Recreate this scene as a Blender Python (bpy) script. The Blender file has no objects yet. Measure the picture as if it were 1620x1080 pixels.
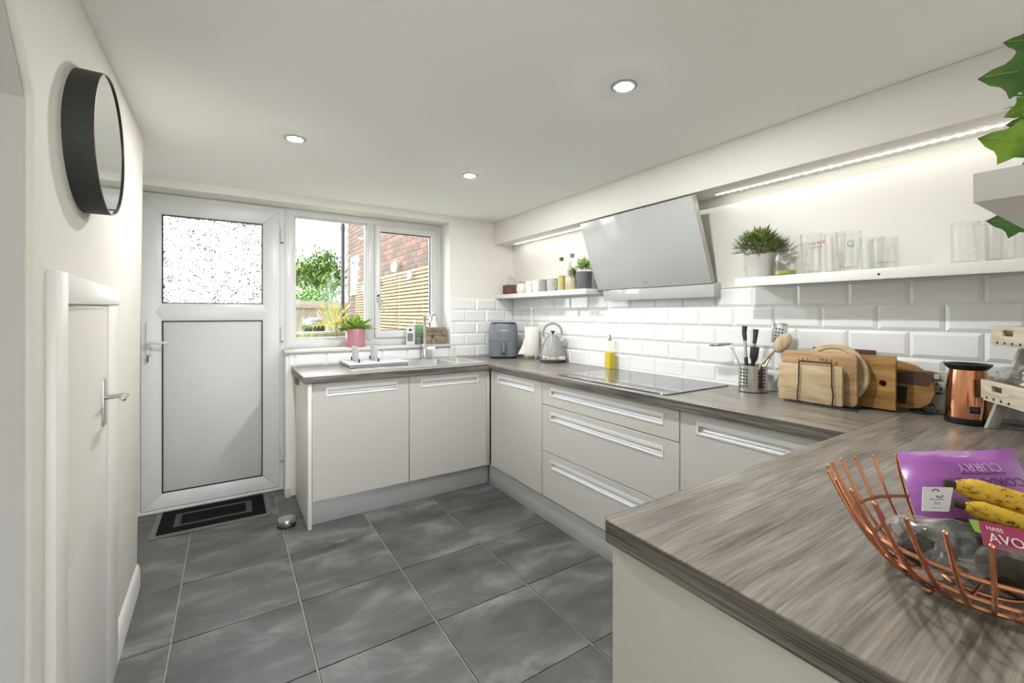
import bpy, bmesh, math, random
from mathutils import Vector, Matrix
random.seed(7)
R = math.radians
PI = math.pi
SC = bpy.context.scene
COL = SC.collection

# ------------------------------------------------------------------ camera
cam_d = bpy.data.cameras.new('camera')
cam = bpy.data.objects.new('camera', cam_d)
COL.objects.link(cam)
cam.location = (0, 0, 1.2609)
cam.rotation_euler = (PI / 2, 0, -0.588)
cam_d.sensor_width = 36
cam_d.lens = 36 * 698.98 / 1620
cam_d.shift_x = -(829.06 - 810) / 1620
cam_d.shift_y = (497.13 - 540) / 1620
cam_d.clip_start = 0.02
cam_d.clip_end = 200
SC.camera = cam

# ------------------------------------------------------------------ world: bright overcast sky
wd = bpy.data.worlds.new('overcast')
SC.world = wd
wd.use_nodes = True
bg = wd.node_tree.nodes['Background']
bg.inputs[0].default_value = (0.93, 0.97, 1.0, 1)
bg.inputs[1].default_value = 2.8

# ------------------------------------------------------------------ exposure
SC.view_settings.view_transform = 'Standard'
SC.view_settings.look = 'None'
SC.view_settings.exposure = 1.7
SC.view_settings.gamma = 1.0
SC.view_settings.use_curve_mapping = False
SC.cycles.max_bounces = 14
SC.cycles.diffuse_bounces = 7
SC.cycles.glossy_bounces = 5
SC.cycles.transmission_bounces = 10
SC.cycles.transparent_max_bounces = 24
SC.cycles.sample_clamp_indirect = 6
SC.cycles.caustics_reflective = False
SC.cycles.caustics_refractive = True
DOWNLIGHT = 640.0
LED = 13.0

# ------------------------------------------------------------------ materials
def S(r, g, b):
    def f(c):
        c /= 255.0
        return c / 12.92 if c <= 0.04045 else ((c + 0.055) / 1.055) ** 2.4
    return (f(r), f(g), f(b), 1)
def mat(name, col, rough=0.5, metal=0.0, spec=0.5, noise=0.0, nscale=20.0, bump=0.0, bscale=60.0, coat=0.0, stretch=None, emit=None, es=0.0, trans=0.0, ior=1.45, sheen=0.0):
    m = bpy.data.materials.new(name)
    m.use_nodes = True
    nt = m.node_tree
    p = nt.nodes['Principled BSDF']
    p.inputs['Base Color'].default_value = col
    p.inputs['Roughness'].default_value = rough
    p.inputs['Metallic'].default_value = metal
    p.inputs['Specular IOR Level'].default_value = spec
    p.inputs['IOR'].default_value = ior
    p.inputs['Coat Weight'].default_value = coat
    p.inputs['Transmission Weight'].default_value = trans
    p.inputs['Sheen Weight'].default_value = sheen
    if emit:
        p.inputs['Emission Color'].default_value = emit
        p.inputs['Emission Strength'].default_value = es
    tc = nt.nodes.new('ShaderNodeTexCoord')
    mp = nt.nodes.new('ShaderNodeMapping')
    nt.links.new(tc.outputs['Object'], mp.inputs[0])
    if stretch:
        mp.inputs['Scale'].default_value = stretch
    if noise > 0:
        n = nt.nodes.new('ShaderNodeTexNoise')
        n.inputs['Scale'].default_value = nscale
        n.inputs['Detail'].default_value = 5
        nt.links.new(mp.outputs[0], n.inputs['Vector'])
        r = nt.nodes.new('ShaderNodeValToRGB')
        lo = tuple(max(0, c * (1 - noise)) for c in col[:3]) + (1,)
        hi = tuple(min(1, c * (1 + noise)) for c in col[:3]) + (1,)
        r.color_ramp.elements[0].color = lo
        r.color_ramp.elements[1].color = hi
        r.color_ramp.elements[0].position = 0.3
        r.color_ramp.elements[1].position = 0.7
        nt.links.new(n.outputs['Fac'], r.inputs[0])
        nt.links.new(r.outputs[0], p.inputs['Base Color'])
    if bump > 0:
        n2 = nt.nodes.new('ShaderNodeTexNoise')
        n2.inputs['Scale'].default_value = bscale
        n2.inputs['Detail'].default_value = 4
        nt.links.new(mp.outputs[0], n2.inputs['Vector'])
        b = nt.nodes.new('ShaderNodeBump')
        b.inputs['Strength'].default_value = bump
        b.inputs['Distance'].default_value = 0.01
        nt.links.new(n2.outputs['Fac'], b.inputs['Height'])
        nt.links.new(b.outputs[0], p.inputs['Normal'])
    return m
def wood(name, cols, axis='X', rough=0.4, freq=40.0, along=3.0, bump=0.08, spec=0.4, per_object=False, warp=0.06):
    """streaky grain running along one axis"""
    m = bpy.data.materials.new(name)
    m.use_nodes = True
    nt = m.node_tree
    L = nt.links.new
    p = nt.nodes['Principled BSDF']
    p.inputs['Roughness'].default_value = rough
    p.inputs['Specular IOR Level'].default_value = spec
    tc = nt.nodes.new('ShaderNodeTexCoord')
    vec = tc.outputs['Object']
    if per_object:
        oi = nt.nodes.new('ShaderNodeObjectInfo')
        va = nt.nodes.new('ShaderNodeVectorMath')
        va.operation = 'SCALE'
        cb = nt.nodes.new('ShaderNodeCombineXYZ')
        L(oi.outputs['Random'], cb.inputs[0]); L(oi.outputs['Random'], cb.inputs[1]); L(oi.outputs['Random'], cb.inputs[2])
        L(cb.outputs[0], va.inputs[0]); va.inputs['Scale'].default_value = 37.0
        vb = nt.nodes.new('ShaderNodeVectorMath')
        L(vec, vb.inputs[0]); L(va.outputs[0], vb.inputs[1])
        vec = vb.outputs[0]
    # warp
    nw = nt.nodes.new('ShaderNodeTexNoise')
    nw.inputs['Scale'].default_value = 3.0
    nw.inputs['Detail'].default_value = 2
    L(vec, nw.inputs['Vector'])
    vm = nt.nodes.new('ShaderNodeVectorMath'); vm.operation = 'MULTIPLY_ADD'
    L(nw.outputs['Color'], vm.inputs[0])
    vm.inputs[1].default_value = (warp, warp, warp)
    L(vec, vm.inputs[2])
    mp = nt.nodes.new('ShaderNodeMapping')
    L(vm.outputs[0], mp.inputs[0])
    sc = {'X': (along, freq, freq), 'Y': (freq, along, freq), 'Z': (freq, freq, along)}[axis]
    mp.inputs['Scale'].default_value = sc
    n1 = nt.nodes.new('ShaderNodeTexNoise'); n1.inputs['Scale'].default_value = 1.0; n1.inputs['Detail'].default_value = 7; n1.inputs['Roughness'].default_value = 0.65
    L(mp.outputs[0], n1.inputs['Vector'])
    mp2 = nt.nodes.new('ShaderNodeMapping')
    mp2.inputs['Scale'].default_value = tuple(s * 0.16 if s == freq else s * 0.6 for s in sc)
    L(vm.outputs[0], mp2.inputs[0])
    n2 = nt.nodes.new('ShaderNodeTexNoise'); n2.inputs['Scale'].default_value = 1.0; n2.inputs['Detail'].default_value = 3
    L(mp2.outputs[0], n2.inputs['Vector'])
    mx = nt.nodes.new('ShaderNodeMath'); mx.operation = 'MULTIPLY_ADD'
    L(n1.outputs['Fac'], mx.inputs[0]); mx.inputs[1].default_value = 0.62
    m3 = nt.nodes.new('ShaderNodeMath'); m3.operation = 'MULTIPLY'
    L(n2.outputs['Fac'], m3.inputs[0]); m3.inputs[1].default_value = 0.38
    L(m3.outputs[0], mx.inputs[2])
    cr = nt.nodes.new('ShaderNodeValToRGB')
    els = cr.color_ramp.elements
    els[0].position = 0.34; els[0].color = cols[0]
    els[1].position = 0.68; els[1].color = cols[-1]
    for i, c in enumerate(cols[1:-1]):
        e = els.new(0.34 + 0.34 * (i + 1) / (len(cols) - 1)); e.color = c
    L(mx.outputs[0], cr.inputs[0])
    L(cr.outputs[0], p.inputs['Base Color'])
    if bump:
        b = nt.nodes.new('ShaderNodeBump'); b.inputs['Strength'].default_value = bump; b.inputs['Distance'].default_value = 0.004
        L(n1.outputs['Fac'], b.inputs['Height']); L(b.outputs[0], p.inputs['Normal'])
    return m
def clear(name, tint=(1, 1, 1, 1), ior=1.45, rough=0.0, boost=1.0):
    """thin clear glass: see-through with fresnel reflection"""
    m = bpy.data.materials.new(name)
    m.use_nodes = True
    nt = m.node_tree
    nt.nodes.clear()
    o = nt.nodes.new('ShaderNodeOutputMaterial')
    t = nt.nodes.new('ShaderNodeBsdfTransparent'); t.inputs[0].default_value = tint
    g = nt.nodes.new('ShaderNodeBsdfGlossy'); g.inputs['Roughness'].default_value = rough
    lw = nt.nodes.new('ShaderNodeLayerWeight'); lw.inputs[0].default_value = 0.5
    pw = nt.nodes.new('ShaderNodeMath'); pw.operation = 'POWER'; pw.inputs[1].default_value = 3.5
    fr = nt.nodes.new('ShaderNodeMath'); fr.operation = 'MULTIPLY_ADD'; fr.inputs[1].default_value = 0.55; fr.inputs[2].default_value = 0.03 * ior / 1.45
    nt.links.new(lw.outputs['Facing'], pw.inputs[0]); nt.links.new(pw.outputs[0], fr.inputs[0])
    mu = nt.nodes.new('ShaderNodeMath'); mu.operation = 'MULTIPLY'; mu.inputs[1].default_value = boost; mu.use_clamp = True
    mx = nt.nodes.new('ShaderNodeMixShader')
    nt.links.new(fr.outputs[0], mu.inputs[0])
    nt.links.new(mu.outputs[0], mx.inputs[0])
    nt.links.new(t.outputs[0], mx.inputs[1]); nt.links.new(g.outputs[0], mx.inputs[2])
    nt.links.new(mx.outputs[0], o.inputs[0])
    return m
def slate():
    m = bpy.data.materials.new('slate_floor_tile')
    m.use_nodes = True
    nt = m.node_tree; L = nt.links.new
    p = nt.nodes['Principled BSDF']
    p.inputs['Specular IOR Level'].default_value = 0.85
    tc = nt.nodes.new('ShaderNodeTexCoord'); oi = nt.nodes.new('ShaderNodeObjectInfo')
    cb = nt.nodes.new('ShaderNodeCombineXYZ')
    for k in range(3): L(oi.outputs['Random'], cb.inputs[k])
    sc = nt.nodes.new('ShaderNodeVectorMath'); sc.operation = 'SCALE'; sc.inputs['Scale'].default_value = 53.0
    L(cb.outputs[0], sc.inputs[0])
    ad = nt.nodes.new('ShaderNodeVectorMath'); L(tc.outputs['Object'], ad.inputs[0]); L(sc.outputs[0], ad.inputs[1])
    mp = nt.nodes.new('ShaderNodeMapping'); mp.inputs['Rotation'].default_value = (0, 0, R(38)); mp.inputs['Scale'].default_value = (1.2, 2.1, 1)
    L(ad.outputs[0], mp.inputs[0])
    n1 = nt.nodes.new('ShaderNodeTexNoise'); n1.inputs['Scale'].default_value = 2.6; n1.inputs['Detail'].default_value = 8; n1.inputs['Roughness'].default_value = 0.62; n1.inputs['Distortion'].default_value = 0.4
    L(mp.outputs[0], n1.inputs['Vector'])
    cr = nt.nodes.new('ShaderNodeValToRGB')
    e = cr.color_ramp.elements
    e[0].position = 0.30; e[0].color = S(48, 48, 47)
    e[1].position = 0.72; e[1].color = S(120, 120, 118)
    k = e.new(0.52); k.color = S(76, 77, 76)
    L(n1.outputs['Fac'], cr.inputs[0])
    L(cr.outputs[0], p.inputs['Base Color'])
    rr = nt.nodes.new('ShaderNodeMapRange'); rr.inputs[3].default_value = 0.20; rr.inputs[4].default_value = 0.32
    p.inputs['Roughness'].default_value = 0.36
    n2 = nt.nodes.new('ShaderNodeTexNoise'); n2.inputs['Scale'].default_value = 22; n2.inputs['Detail'].default_value = 6
    L(mp.outputs[0], n2.inputs['Vector'])
    b = nt.nodes.new('ShaderNodeBump'); b.inputs['Strength'].default_value = 0.05; b.inputs['Distance'].default_value = 0.003
    L(n2.outputs['Fac'], b.inputs['Height']); L(b.outputs[0], p.inputs['Normal'])
    return m
def patterned_glass():
    m = bpy.data.materials.new('obscure_glass')
    m.use_nodes = True
    nt = m.node_tree; L = nt.links.new
    p = nt.nodes['Principled BSDF']
    p.inputs['Base Color'].default_value = (0.97, 0.99, 0.99, 1)
    p.inputs['Transmission Weight'].default_value = 1.0
    p.inputs['Roughness'].default_value = 0.14
    p.inputs['IOR'].default_value = 1.45
    tc = nt.nodes.new('ShaderNodeTexCoord')
    v = nt.nodes.new('ShaderNodeTexVoronoi'); v.feature = 'SMOOTH_F1'; v.inputs['Scale'].default_value = 75
    n = nt.nodes.new('ShaderNodeTexNoise'); n.inputs['Scale'].default_value = 40
    L(tc.outputs['Object'], n.inputs['Vector'])
    mx = nt.nodes.new('ShaderNodeVectorMath'); mx.operation = 'MULTIPLY_ADD'; mx.inputs[1].default_value = (0.02, 0.02, 0.02)
    L(n.outputs['Color'], mx.inputs[0]); L(tc.outputs['Object'], mx.inputs[2]); L(mx.outputs[0], v.inputs['Vector'])
    b = nt.nodes.new('ShaderNodeBump'); b.inputs['Strength'].default_value = 1.0; b.inputs['Distance'].default_value = 0.035
    L(v.outputs['Distance'], b.inputs['Height']); L(b.outputs[0], p.inputs['Normal'])
    return m

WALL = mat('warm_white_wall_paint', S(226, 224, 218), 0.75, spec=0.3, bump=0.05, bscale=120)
CEIL = mat('white_ceiling_paint', S(246, 246, 244), 0.85, spec=0.2, bump=0.03, bscale=90)
GLOSSPAINT = mat('white_gloss_paint', S(202, 200, 195), 0.35, bump=0.03, bscale=30)
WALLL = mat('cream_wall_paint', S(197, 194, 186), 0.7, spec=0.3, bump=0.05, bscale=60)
UPVC = mat('white_upvc', S(206, 207, 207), 0.3, noise=0.01)
UPANEL = mat('white_upvc_panel', S(192, 192, 190), 0.38, noise=0.01)
GASKET = mat('black_gasket', S(32, 32, 34), 0.6, noise=0.1)
PATGLASS = patterned_glass()
PANE = clear('window_glass', (0.97, 0.99, 0.98, 1))
SLATE = slate()
GROUT = mat('floor_grout', S(158, 150, 134), 0.9, noise=0.12, nscale=30)
WTILE = mat('white_bevelled_tile_glaze', S(232, 233, 233), 0.08, spec=0.6, noise=0.008, nscale=6, bump=0.015, bscale=25)
WGROUT = mat('white_tile_grout', S(214, 214, 211), 0.85, noise=0.03)
CAB = mat('cashmere_cabinet_laminate', S(190, 187, 182), 0.38, spec=0.45, noise=0.01, nscale=8)
CABIN = mat('pale_carcass_board', S(200, 198, 192), 0.55, noise=0.01)
ENDP = mat('white_end_panel', S(222, 220, 214), 0.42, noise=0.01)
ALU = mat('brushed_aluminium', S(232, 233, 235), 0.42, 0.35, noise=0.008, nscale=4, stretch=(1, 1, 60))
PLINTH = mat('brushed_steel_plinth', S(186, 187, 188), 0.45, 0.2, noise=0.05, nscale=6, stretch=(1, 1, 80))
CHROME = mat('chrome', S(225, 226, 228), 0.1, 1.0, noise=0.01)
STEEL = mat('brushed_stainless_steel', S(198, 196, 192), 0.24, 1.0, noise=0.06, nscale=8, stretch=(1, 1, 40))
WT = [S(72, 66, 61), S(110, 104, 96), S(137, 130, 121), S(164, 157, 147)]
WTOPX = wood('grey_driftwood_laminate_x', WT, 'X', 0.3, 170, 6.0, 0.12, 0.6, warp=0.018)
WTOPY = wood('grey_driftwood_laminate_y', WT, 'Y', 0.3, 170, 6.0, 0.12, 0.6, warp=0.018)
WED = [S(36, 34, 31), S(78, 74, 69), S(124, 118, 111), S(158, 151, 142)]
WEDX = wood('driftwood_edge_x', WED, 'X', 0.4, 420, 4.0, 0.25, 0.4, warp=0.006)
WEDY = wood('driftwood_edge_y', WED, 'Y', 0.4, 420, 4.0, 0.25, 0.4, warp=0.006)
SHELF = mat('white_shelf_lacquer', S(228, 227, 224), 0.35, noise=0.01)
HOODGLASS = mat('white_hood_glass', S(180, 182, 181), 0.06, spec=0.5, noise=0.005)
HOODSIDE = mat('hood_grey_metal', S(176, 174, 168), 0.4, 0.4, noise=0.02)
HOB = mat('dark_hob_glass', S(88, 90, 92), 0.03, spec=1.0, noise=0.02, ior=1.75)
HOBMARK = mat('hob_print_grey', S(150, 150, 150), 0.4, noise=0.02)
BLACK = mat('black_plastic', S(24, 24, 26), 0.4, noise=0.05)
BLACKMATT = mat('black_frame_leather', S(46, 46, 46), 0.62, noise=0.22, nscale=90, bump=0.15, bscale=250)
MIRROR = mat('silvered_mirror', S(238, 240, 240), 0.01, 1.0, noise=0.002)
RIMB = mat('bronze_rim', S(120, 108, 96), 0.3, 0.7, noise=0.05)
GLASS = clear('drinking_glass', (0.994, 0.996, 0.994, 1), 1.45, 0.02, 0.9)
GLASSBASE = clear('thick_glass_base', (0.95, 0.96, 0.94, 1), 1.5, 0.02, 1.3)
CONC = mat('grey_concrete_pot', S(178, 176, 172), 0.8, noise=0.08, nscale=40, bump=0.1, bscale=80)
DARKPOT = mat('charcoal_pot', S(98, 98, 102), 0.5, noise=0.05)
PINK = mat('pink_glazed_pot', S(172, 120, 130), 0.22, noise=0.06, nscale=10)
GOLDPOT = mat('pale_gold_pot', S(190, 182, 150), 0.35, 0.3, noise=0.1)
SOIL = mat('soil', S(56, 44, 34), 0.95, noise=0.4, nscale=80)
def leafmat(name, a, b, sc=14):
    m = mat(name, S(*a), 0.5, noise=0.0, spec=0.4)
    nt = m.node_tree
    p = nt.nodes['Principled BSDF']
    tc = nt.nodes.new('ShaderNodeTexCoord'); n = nt.nodes.new('ShaderNodeTexNoise'); n.inputs['Scale'].default_value = sc
    r = nt.nodes.new('ShaderNodeValToRGB'); r.color_ramp.elements[0].color = S(*a); r.color_ramp.elements[1].color = S(*b)
    r.color_ramp.elements[0].position = 0.35; r.color_ramp.elements[1].position = 0.65
    nt.links.new(tc.outputs['Object'], n.inputs['Vector']); nt.links.new(n.outputs['Fac'], r.inputs[0]); nt.links.new(r.outputs[0], p.inputs['Base Color'])
    p.inputs['Subsurface Weight'].default_value = 0.0
    return m
LEAF = leafmat('bright_green_leaf', (92, 132, 42), (172, 200, 96), 25)
LEAF2 = leafmat('olive_green_leaf', (66, 88, 40), (136, 152, 82), 40)
IVY = leafmat('ivy_leaf', (74, 120, 38), (136, 170, 54), 22)
IVYD = leafmat('dark_ivy_leaf', (52, 92, 40), (84, 122, 58), 22)
TREE = leafmat('tree_leaf', (58, 84, 30), (120, 146, 62), 3)
HEDGE = leafmat('hedge_leaf', (72, 108, 48), (120, 154, 80), 3)
PALM = leafmat('yellow_palm_leaf', (156, 146, 48), (196, 186, 84), 6)
EUC = leafmat('silver_green_leaf', (118, 146, 114), (156, 176, 142), 6)
STEMM = mat('plant_stem', S(104, 92, 56), 0.7, noise=0.2)
GRASSM = leafmat('ornamental_grass', (96, 128, 64), (160, 180, 110), 5)

# ------------------------------------------------------------------ geometry helpers
class MB:
    def __init__(self):
        self.v = []; self.f = []
    def add(self, vs, fs):
        o = len(self.v)
        self.v += [Vector(p) for p in vs]
        self.f += [tuple(i + o for i in f) for f in fs]
        return self
    def box(self, x0, x1, y0, y1, z0, z1):
        vs = [(x, y, z) for z in (z0, z1) for y in (y0, y1) for x in (x0, x1)]
        return self.add(vs, [(0, 2, 3, 1), (4, 5, 7, 6), (0, 1, 5, 4), (2, 6, 7, 3), (0, 4, 6, 2), (1, 3, 7, 5)])
    def prism(self, poly, a0, a1, axis='Z'):
        """extrude a 2-D polygon; axis X: poly is (y,z); Y: (x,z); Z: (x,y)"""
        n = len(poly)
        def P(p, a):
            return {'X': (a, p[0], p[1]), 'Y': (p[0], a, p[1]), 'Z': (p[0], p[1], a)}[axis]
        vs = [P(p, a0) for p in poly] + [P(p, a1) for p in poly]
        fs = [tuple(range(n))[::-1], tuple(range(n, 2 * n))]
        fs += [(i, (i + 1) % n, n + (i + 1) % n, n + i) for i in range(n)]
        return self.add(vs, fs)
    def lathe(self, prof, c=(0, 0, 0), n=24, close=False):
        """profile of (r,z) turned around a vertical axis at c"""
        vs = []; fs = []
        k = len(prof)
        for i in range(n):
            a = 2 * PI * i / n
            for r, z in prof:
                vs.append((c[0] + r * math.cos(a), c[1] + r * math.sin(a), c[2] + z))
        for i in range(n):
            j = (i + 1) % n
            for q in range(k - 1):
                fs.append((i * k + q, j * k + q, j * k + q + 1, i * k + q + 1))
            if close:
                fs.append((i * k + k - 1, j * k + k - 1, j * k, i * k))
        if not close:
            if prof[0][0] > 1e-6: fs.append(tuple(i * k for i in range(n))[::-1])
            if prof[-1][0] > 1e-6: fs.append(tuple(i * k + k - 1 for i in range(n)))
        return self.add(vs, fs)
    def cyl(self, p0, p1, r, n=16, r1=None):
        return self.tube([p0, p1], r, n, r_end=r1)
    def tube(self, pts, r, n=8, closed=False, r_end=None):
        pts = [Vector(p) for p in pts]
        m = len(pts)
        vs = []; fs = []
        ref = None
        for i, p in enumerate(pts):
            if closed:
                t = pts[(i + 1) % m] - pts[i - 1]
            else:
                t = pts[min(i + 1, m - 1)] - pts[max(i - 1, 0)]
            t.normalize()
            if ref is None:
                ref = t.orthogonal().normalized()
            else:
                ref = (ref - t * ref.dot(t))
                if ref.length < 1e-6: ref = t.orthogonal()
                ref.normalize()
            b = t.cross(ref)
            rr = r if r_end is None else r + (r_end - r) * i / (m - 1)
            for k in range(n):
                a = 2 * PI * k / n
                vs.append(p + (ref * math.cos(a) + b * math.sin(a)) * rr)
        for i in range(m if closed else m - 1):
            j = (i + 1) % m
            for k in range(n):
                fs.append((i * n + k, i * n + (k + 1) % n, j * n + (k + 1) % n, j * n + k))
        if not closed:
            fs.append(tuple(range(n))[::-1]); fs.append(tuple((m - 1) * n + k for k in range(n)))
        return self.add(vs, fs)
    def ball(self, c, r, n=10, sx=1, sy=1, sz=1):
        prof = [(r * math.sin(PI * i / n), -r * math.cos(PI * i / n)) for i in range(n + 1)]
        prof[0] = (0, -r); prof[-1] = (0, r)
        o = len(self.v)
        self.lathe(prof, (0, 0, 0), max(8, n + 2))
        for i in range(o, len(self.v)):
            q = self.v[i]
            self.v[i] = Vector((c[0] + q.x * sx, c[1] + q.y * sy, c[2] + q.z * sz))
        return self
    def holed(self, f, u0, u1, w0, w1, d0, d1, h):
        """plate with one rectangular hole; f maps (u,d,w) to xyz; h=(hu0,hu1,hw0,hw1)"""
        O = [(u0, w0), (u1, w0), (u1, w1), (u0, w1)]
        I = [(h[0], h[2]), (h[1], h[2]), (h[1], h[3]), (h[0], h[3])]
        vs = [f(a, d0, b) for a, b in O] + [f(a, d0, b) for a, b in I] + [f(a, d1, b) for a, b in O] + [f(a, d1, b) for a, b in I]
        fs = []
        for i in range(4):
            j = (i + 1) % 4
            fs += [(i, j, 4 + j, 4 + i), (8 + i, 12 + i, 12 + j, 8 + j), (i, 8 + i, 8 + j, j), (4 + i, 4 + j, 12 + j, 12 + i)]
        return self.add(vs, fs)
    def leaf(self, base, d, length, width, droop=0.3, side=None, seg=5, cup=0.15, shape=0.5):
        """a pointed blade with a folded midrib"""
        base = Vector(base); d = Vector(d).normalized()
        up = Vector((0, 0, 1))
        s = side if side is not None else d.cross(up)
        s = Vector(s)
        if s.length < 1e-4: s = Vector((1, 0, 0))
        s.normalize()
        nrm = s.cross(d).normalized()
        vs = []; fs = []
        for i in range(seg + 1):
            t = i / seg
            w = width * math.sin(PI * min(1, t ** shape * 0.96 + 0.04)) if i < seg else 0.0
            c = base + d * (length * t) - up * (droop * length * t * t)
            vs += [c - s * w / 2 + nrm * cup * w, c, c + s * w / 2 + nrm * cup * w]
        for i in range(seg):
            a = i * 3
            fs += [(a, a + 1, a + 4, a + 3), (a + 1, a + 2, a + 5, a + 4)]
        return self.add(vs, fs)
    def xf(self, M, start=0):
        for i in range(start, len(self.v)):
            self.v[i] = M @ self.v[i]
        return self
    def mesh(self, name, m, off=Vector((0, 0, 0)), bevel=0.0, smooth=True, seg=2, weld=False):
        me = bpy.data.meshes.new(name)
        me.from_pydata([tuple(p - off) for p in self.v], [], self.f)
        bm = bmesh.new()
        bm.from_mesh(me)
        if weld: bmesh.ops.remove_doubles(bm, verts=bm.verts, dist=1e-5)
        bmesh.ops.recalc_face_normals(bm, faces=bm.faces)
        if bevel > 0:
            ed = [e for e in bm.edges if len(e.link_faces) == 2 and e.calc_face_angle(0) > R(30)]
            bmesh.ops.bevel(bm, geom=ed, offset=bevel, segments=seg, profile=0.5, affect='EDGES', clamp_overlap=True)
        bm.to_mesh(me); bm.free()
        me.materials.append(m)
        if smooth:
            me.polygons.foreach_set('use_smooth', [True] * len(me.polygons))
            me.set_sharp_from_angle(angle=R(38))
        return me
    def build(self, name, m, parent=None, bevel=0.0, smooth=True, local=False, seg=2, weld=False):
        off = Vector((0, 0, 0))
        if parent is not None and not local:
            q = parent
            while q is not None:
                off += Vector(q.location); q = q.parent
        me = self.mesh(name, m, off, bevel, smooth, seg, weld)
        return link(name, me, parent)
def link(name, me, parent=None, loc=None):
    o = bpy.data.objects.new(name, me)
    COL.objects.link(o)
    if parent is not None: o.parent = parent
    if loc is not None: o.location = loc
    return o
def tag(o, label=None, cat=None, group=None, kind=None):
    if label: o['label'] = label
    if cat: o['category'] = cat
    if group: o['group'] = group
    if kind: o['kind'] = kind
    return o
def thing(name, loc, label=None, cat=None, group=None, kind=None, rotz=0.0):
    o = bpy.data.objects.new(name, None)
    COL.objects.link(o)
    o.location = loc
    o.rotation_euler = (0, 0, rotz)
    o.empty_display_size = 0.05
    return tag(o, label, cat, group, kind)
def copy_tree(o, parent=None):
    c = o.copy(); COL.objects.link(c)
    c.parent = parent
    for ch in o.children: copy_tree(ch, c)
    return c
def box(name, x0, x1, y0, y1, z0, z1, m, parent=None, bevel=0.0, seg=2):
    return MB().box(x0, x1, y0, y1, z0, z1).build(name, m, parent, bevel, seg=seg)
def text(name, body, size, m, parent, loc, rot, align='CENTER', extrude=0.0003):
    cu = bpy.data.curves.new(name, 'FONT')
    cu.body = body; cu.size = size; cu.extrude = extrude
    cu.align_x = align; cu.align_y = 'CENTER'
    tmp = bpy.data.objects.new('tmp_text', cu)
    COL.objects.link(tmp)
    bpy.context.view_layer.update()
    me = bpy.data.meshes.new_from_object(tmp.evaluated_get(bpy.context.evaluated_depsgraph_get()))
    bpy.data.objects.remove(tmp)
    me.materials.clear(); me.materials.append(m)
    o = link(name, me, parent, loc)
    o.rotation_euler = rot
    return o
def basis(origin, xdir, ydir):
    x = Vector(xdir).normalized(); z = x.cross(Vector(ydir)).normalized(); y = z.cross(x)
    return Matrix(((x.x, y.x, z.x, origin[0]), (x.y, y.y, z.y, origin[1]), (x.z, y.z, z.z, origin[2]), (0, 0, 0, 1)))

# ================================================================== THE SETTING
CZ = 2.088          # ceiling height
WY = 3.451          # inner face of the window wall
DY = 3.646          # face of door and window frames (back of the reveal)
RX = 2.181          # right wall
WZ = 0.896          # worktop height

# ---- floor: grout bed with slate tiles
fl = MB().box(-1.75, 2.4, -0.62, 3.75, -0.12, -0.005).build('floor', GROUT)
tag(box('floor_next_room', -1.75, 2.4, -2.7, -0.62, -0.12, 0.0, mat('pale_bounce_floor', S(236, 234, 228), 0.5, noise=0.06, nscale=8, stretch=(8, 1, 1))), kind='structure')  # unseen floor, made pale to bounce light into the kitchen
tag(fl, kind='structure')
gx, gy, px, py = -0.1869, 3.0527, 0.448, 0.4475
for i in range(-4, 4):
    for j in range(-8, 2):
        x0 = gx + i * px; x1 = x0 + px; y0 = gy + j * py; y1 = y0 + py
        if i == 3: x1 = 1.632
        x0 = max(x0, -1.55); y1 = min(y1, 3.615); y0 = max(y0, -0.615)
        if y1 > 1.33:
            x0 = max(x0, -0.362 if y1 < 2.75 else -0.49)
        if x1 - x0 < 0.04 or y1 - y0 < 0.04: continue
        if x1 <= x0: continue
        g = 0.0028
        me = MB().box(-(x1 - x0) / 2 + g, (x1 - x0) / 2 - g, -(y1 - y0) / 2 + g, (y1 - y0) / 2 - g, -0.006, 0.0).mesh('tile', SLATE, bevel=0.0012, seg=1)
        link('tile', me, fl, ((x0 + x1) / 2, (y0 + y1) / 2, 0))

# ---- ceiling (runs on over the next room)
tag(box('ceiling', -1.75, 2.4, -2.7, 3.75, CZ, CZ + 0.14, CEIL), kind='structure')

# ---- window wall with the deep door and window reveal
wb = MB()
wb.box(-0.50, 1.547, WY, 3.80, 2.036, CZ)                 # lintel over the reveal
wb.box(1.547, 2.40, WY, 3.80, -0.10, CZ)                  # to the right of the window
wb.box(0.338, 1.547, WY, 3.72, -0.10, 0.992)              # under the sill
wb = tag(wb.build('wall_back', WALL, weld=True), kind='structure')
# ---- right wall
wr = tag(box('wall_right', RX, 2.40, -0.02, WY, -0.1, CZ, WALL), kind='structure')
# ---- bulkhead
tag(box('wall_bulkhead', 1.986, RX, -0.02, WY, 1.886, CZ, WALL, bevel=0.004), kind='structure')
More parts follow.
